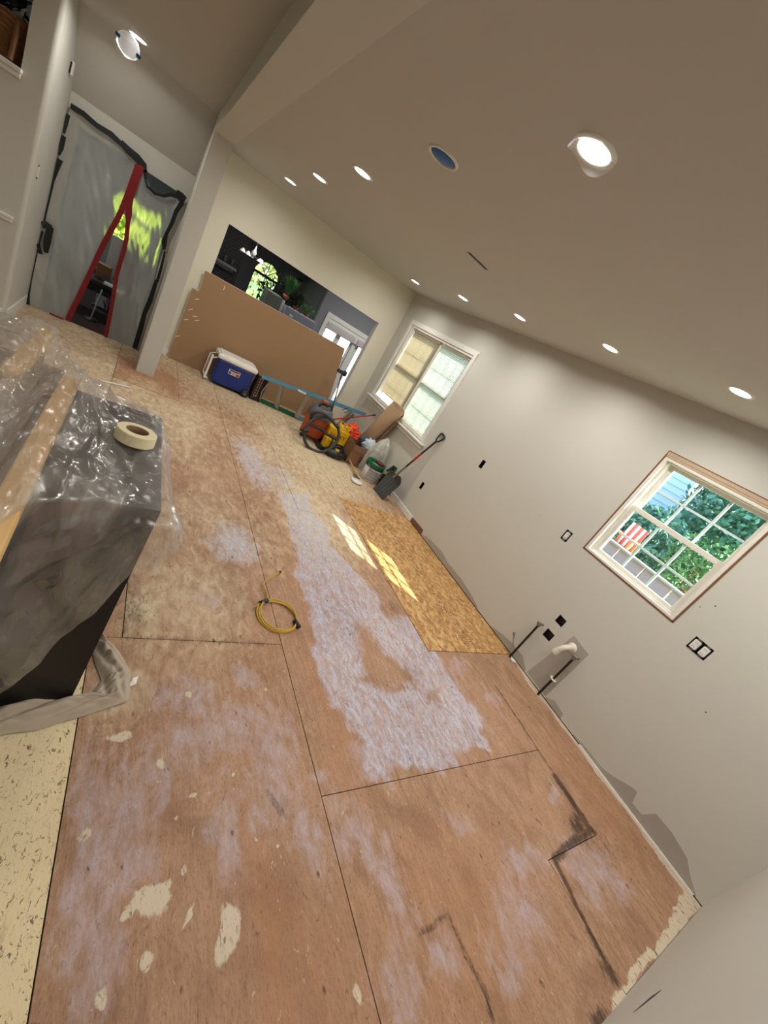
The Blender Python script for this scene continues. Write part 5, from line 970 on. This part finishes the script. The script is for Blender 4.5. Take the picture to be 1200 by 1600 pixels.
for (x, y, r_) in ((-.075, .115, .5), (.13, -.065, 1.9)): MB().tube([C0 + Vector((x - .032 * math.cos(r_), y - .032 * math.sin(r_), .008)), C0 + Vector((x + .032 * math.cos(r_), y + .032 * math.sin(r_), .010))], .016, 10).build('black_tie', black_m, yk)
MB().tube([C0 + Vector((-.10, .10, .01)), C0 + Vector((-.16, .05, .006))], .003, 6).build('loose_strand', brass, yk)
ws = thing('white_stick', 'thin white plastic strip lying on the floor by the hall panel', 'strip', (-3.64, 5.14, 0)); MB().bbox((-3.82, 5.02, .002), (-3.80, 5.04, .012), .002).build('tip', white_m, ws); MB().bbox((0, -.012, .002), (.29, .012, .012), .003, T(-3.81, 5.03, 0) @ RZ(.42)).build('strip', coolw_m, ws)

# ================================================================== COVERED ISLAND
isl = thing('covered_island', 'black island cabinet under the clear plastic sheet, nearest the camera', 'cabinet', (-3.8, 1.7, 0))
bo_ = [(-3.559, 1.30), (-4.9, 1.16), (-4.9, 2.1), (-3.56, 2.15)]; to_ = [(-3.503, 1.335), (-4.9, 1.20), (-4.9, 2.12), (-3.503, 2.15)]
MB().add([(x, y, .0) for x, y in bo_] + [(x, y, .985) for x, y in to_], [(0, 1, 2, 3)[::-1], (4, 5, 6, 7), (1, 0, 4, 5), (2, 1, 5, 6), (3, 2, 6, 7), (0, 3, 7, 4)]).build('carcass', drk_m, isl)
MB().add([(x, y, .9855) for x, y in to_] + [(x, y, 1.0) for x, y in to_], [(4, 5, 6, 7), (1, 0, 4, 5), (2, 1, 5, 6), (3, 2, 6, 7), (0, 3, 7, 4)]).build('top', top_m, isl)
r1_ = thing('pine_rail', 'pine board edge under the plastic, between the dark top and the sagging sheet', 'board', (-3.87, 1.5, 1.0)); MB().bbox((-3.905, .90, 1.001), (-3.845, 2.13, 1.052), .006).build('board', pine_m, r1_)
r2_ = thing('pine_rail', 'far pine board edge under the plastic, near the sheet\'s far corner', 'board', (-4.04, 2.4, 1.0)); MB().bbox((-4.075, 1.95, .99), (-4.02, 2.66, 1.055), .006).build('board', pine_m, r2_); MB().box((-4.075, 2.55, 0), (-4.02, 2.60, .99)).build('post', pine_m, r2_)
cv = thing('paper_wrapped_crate', 'large crate wrapped in brown paper under the left part of the plastic', 'crate', (-4.4, 1.8, 0)); MB().bbox((-4.9, 2.16, 0), (-4.09, 2.62, .80), .01).build('body', kraft_m, cv); MB().box((-4.9, .90, 1.0008), (-3.906, 2.15, 1.004)).box((-4.9, 2.15, .80), (-4.09, 2.60, .90)).box((-4.02, 2.16, .0), (-3.93, 2.5, .93)).build('paper_top', kraft_m, cv)

# plastic sheet control net (world coordinates)
ROWS = [
 # right hem, edge, top, rail r, rail l, sag, rail2 r, rail2 l, left, far left
 [(-3.455, 1.285, .76), (-3.50, 1.285, .80), (-3.62, 1.272, .50), (-3.80, 1.25, .14), (-3.93, 1.10, .10), (-4.02, 1.0, .1), (-4.1, .95, .2), (-4.2, .95, .3), (-4.5, .95, .3), (-5.0, .95, .3)],
 [(-3.42, 1.31, .86), (-3.497, 1.31, .93), (-3.64, 1.295, .80), (-3.82, 1.235, .62), (-3.93, .97, .60), (-4.02, .90, .6), (-4.1, .9, .6), (-4.2, .9, .6), (-4.5, .9, .6), (-5.0, .9, .6)],
 [(-3.40, 1.40, .90), (-3.495, 1.33, 1.008), (-3.64, 1.31, 1.006), (-3.83, 1.16, 1.05), (-3.92, .90, 1.06), (-4.0, .89, 1.02), (-4.1, .88, 1.02), (-4.2, .88, 1.02), (-4.5, .88, 1.02), (-5.0, .88, 1.02)],
 [(-3.39, 1.50, .80), (-3.495, 1.50, 1.008), (-3.66, 1.50, 1.008), (-3.835, 1.40, 1.055), (-3.915, 1.30, 1.062), (-3.97, 1.25, 1.01), (-4.07, 1.2, 1.03), (-4.2, 1.2, 1.03), (-4.5, 1.2, 1.02), (-5.0, 1.2, 1.02)],
 [(-3.38, 1.68, .74), (-3.495, 1.72, 1.008), (-3.66, 1.72, 1.008), (-3.835, 1.72, 1.055), (-3.915, 1.70, 1.062), (-3.97, 1.70, 1.01), (-4.07, 1.7, 1.03), (-4.2, 1.6, 1.03), (-4.5, 1.6, 1.02), (-5.0, 1.6, 1.02)],
 [(-3.40, 1.95, .72), (-3.497, 1.97, 1.006), (-3.66, 1.95, 1.01), (-3.83, 1.98, 1.058), (-3.915, 1.98, 1.064), (-3.97, 1.98, 1.01), (-4.02, 1.98, 1.05), (-4.09, 1.98, 1.06), (-4.4, 1.95, 1.03), (-5.0, 1.95, 1.02)],
 [(-3.46, 2.20, .70), (-3.515, 2.12, .99), (-3.66, 2.14, 1.012), (-3.84, 2.15, 1.055), (-3.91, 2.16, 1.062), (-3.97, 2.18, .98), (-4.015, 2.2, 1.05), (-4.085, 2.2, 1.062), (-4.4, 2.2, .99), (-5.0, 2.2, .97)],
 [(-3.60, 2.36, .62), (-3.62, 2.22, .90), (-3.73, 2.26, .99), (-3.86, 2.34, 1.01), (-3.92, 2.38, 1.0), (-3.97, 2.42, 1.0), (-4.01, 2.45, 1.055), (-4.085, 2.45, 1.064), (-4.3, 2.4, 1.0), (-5.0, 2.4, .97)],
 [(-3.78, 2.50, .50), (-3.78, 2.42, .80), (-3.84, 2.44, .93), (-3.92, 2.54, .98), (-3.96, 2.60, 1.0), (-3.99, 2.63, 1.02), (-4.015, 2.66, 1.056), (-4.08, 2.68, 1.064), (-4.25, 2.6, 1.03), (-5.0, 2.55, 1.0)],
 [(-3.9, 2.62, .3), (-3.9, 2.58, .5), (-3.94, 2.62, .6), (-3.98, 2.68, .6), (-4.0, 2.72, .6), (-4.01, 2.74, .6), (-4.03, 2.76, .6), (-4.08, 2.78, .6), (-4.25, 2.74, .6), (-5.0, 2.7, .6)],
]
def cr(p0, p1, p2, p3, t): return .5 * ((2 * p1) + (p2 - p0) * t + (2 * p0 - 5 * p1 + 4 * p2 - p3) * t * t + (3 * p1 - p0 - 3 * p2 + p3) * t ** 3)
NR, NC = len(ROWS), len(ROWS[0]); RV = [[Vector(p) for p in r] for r in ROWS]
def sheetf(u, v):
    a = u * (NC - 1); i = min(int(a), NC - 2); t = a - i; b = v * (NR - 1); j = min(int(b), NR - 2); s = b - j
    def row(r):
        r = RV[max(0, min(NR - 1, r))]; lerp = r[i].lerp(r[i + 1], t); c = cr(r[max(i - 1, 0)], r[i], r[i + 1], r[min(i + 2, NC - 1)], t); return lerp.lerp(c, .4)
    p = row(j).lerp(row(j + 1), s).lerp(cr(row(j - 1), row(j), row(j + 1), row(j + 2), s), .4)
    ridge = 1 - abs(noise.noise(Vector((p.x * 9 + p.y * 3, p.y * 7 - p.x * 5, 2 * p.z)))) * 2.4; ridge = max(0, ridge) ** 3
    r2 = 1 - abs(noise.noise(Vector((p.x * 22, p.y * 15, 8 * p.z + 5)))) * 2.4; r2 = max(0, r2) ** 3
    edge_ = 0
    d2 = math.hypot(p.x + 3.87, p.y - 2.15); ang = math.atan2(p.y - 2.15, p.x + 3.87)
    rad = max(0, 1 - abs(noise.noise(Vector((ang * 5.5, 2.2, d2 * .8)))) * 3.2) ** 3 * min(1, d2 * 4) * (1 if p.z > .95 else .3)
    d3 = math.hypot(p.x + 3.5, p.z - 1.0); an3 = math.atan2(p.z - 1.0, p.x + 3.5)
    rf = max(0, 1 - abs(noise.noise(Vector((an3 * 7, 8.2, d3 * .7)))) * 3.0) ** 3 * min(1, d3 * 4) if p.z < .97 and u < .4 else 0
    p = p + Vector((0, 0, .017 * rad)) + Vector((0, -.018 * rf, 0))
    return p + Vector((.006, -.004, 1)) * (.012 * ridge + .006 * r2) * (1 if p.z > .9 else .3) + Vector((1, -1, 0)) * ((.008 * ridge + .012 * noise.noise(p * 5)) if p.z < .95 else 0) + Vector((0, 0, .004))
ps = thing('clear_plastic_sheet', 'large clear plastic sheet draped over the island and boards', 'plastic sheet', (-3.9, 1.7, 1.0))
MB().grid(sheetf, 150, 170).build('sheet', plastic_m, ps)
# masking tape roll
tp = thing('masking_tape_roll', 'cream roll of masking tape resting on the plastic sheet', 'tape roll', (-3.61, 1.76, 1.02))
Mt = T(-3.612, 1.765, 1.024) @ RX(-.06)
MB().lathe([(.042, 0), (.071, 0), (.073, .002), (.073, .046), (.071, .048), (.042, .048)], 40, Mt, False).build('tape_band', tan_m, tp); MB().lathe([(.042, .048), (.039, .048), (.039, 0), (.042, 0)], 40, Mt).build('cardboard_core', tanc_m, tp)
# drop cloth
dc = thing('drop_cloth', 'crumpled beige cloth on the floor around the black cabinet base', 'cloth', (-3.5, 1.3, 0))
def clothf(u, v):
    pathc = [Vector((-4.6, 1.04, 0)), Vector((-4.1, 1.13, 0)), Vector((-3.78, 1.23, 0)), Vector((-3.60, 1.27, 0)), Vector((-3.42, 1.30, 0)), Vector((-3.40, 1.42, 0)), Vector((-3.46, 1.56, 0)), Vector((-3.52, 1.66, 0))]
    wd = [.15, .15, .13, .12, .13, .12, .09, .03]
    a = u * 7; i = min(int(a), 6); t = a - i; p = pathc[i].lerp(pathc[i + 1], t); w_ = wd[i] * (1 - t) + wd[i + 1] * t; tg = (pathc[i + 1] - pathc[i]).normalized(); 
    if i < 6: tg = tg.lerp((pathc[i + 2] - pathc[i + 1]).normalized(), t).normalized()
    sd = Vector((tg.y, -tg.x, 0)); q = p + sd * w_ * (v - .5) * (1.1 + .35 * noise.noise(Vector((u * 9, 0, 0))))
    h_ = .006 + .045 * math.sin(math.pi * v) * (.35 + .65 * abs(math.sin(u * 17 + v * 7))) + .03 * abs(noise.noise(Vector((u * 18, v * 4, 1)))) * math.sin(math.pi * v)
    return Vector((q.x, q.y, h_))
MB().grid(clothf, 160, 26).build('cloth', cloth_m, dc)
sc_chip = thing('paper_scrap', 'small white torn paper scrap on the floor beside the beige cloth', 'paper', (-3.33, 1.38, 0)); MB().add([(-3.35, 1.36, .004), (-3.32, 1.37, .012), (-3.31, 1.42, .004), (-3.335, 1.40, .016)], [(0, 1, 3), (1, 2, 3)]).build('paper', white_m, sc_chip); MB().add([(-3.36, 1.35, .003), (-3.345, 1.345, .008), (-3.34, 1.36, .004)], [(0, 1, 2)]).build('corner', white_m, sc_chip)
for o in bpy.data.objects:
    if o.name.startswith('wear'): pass
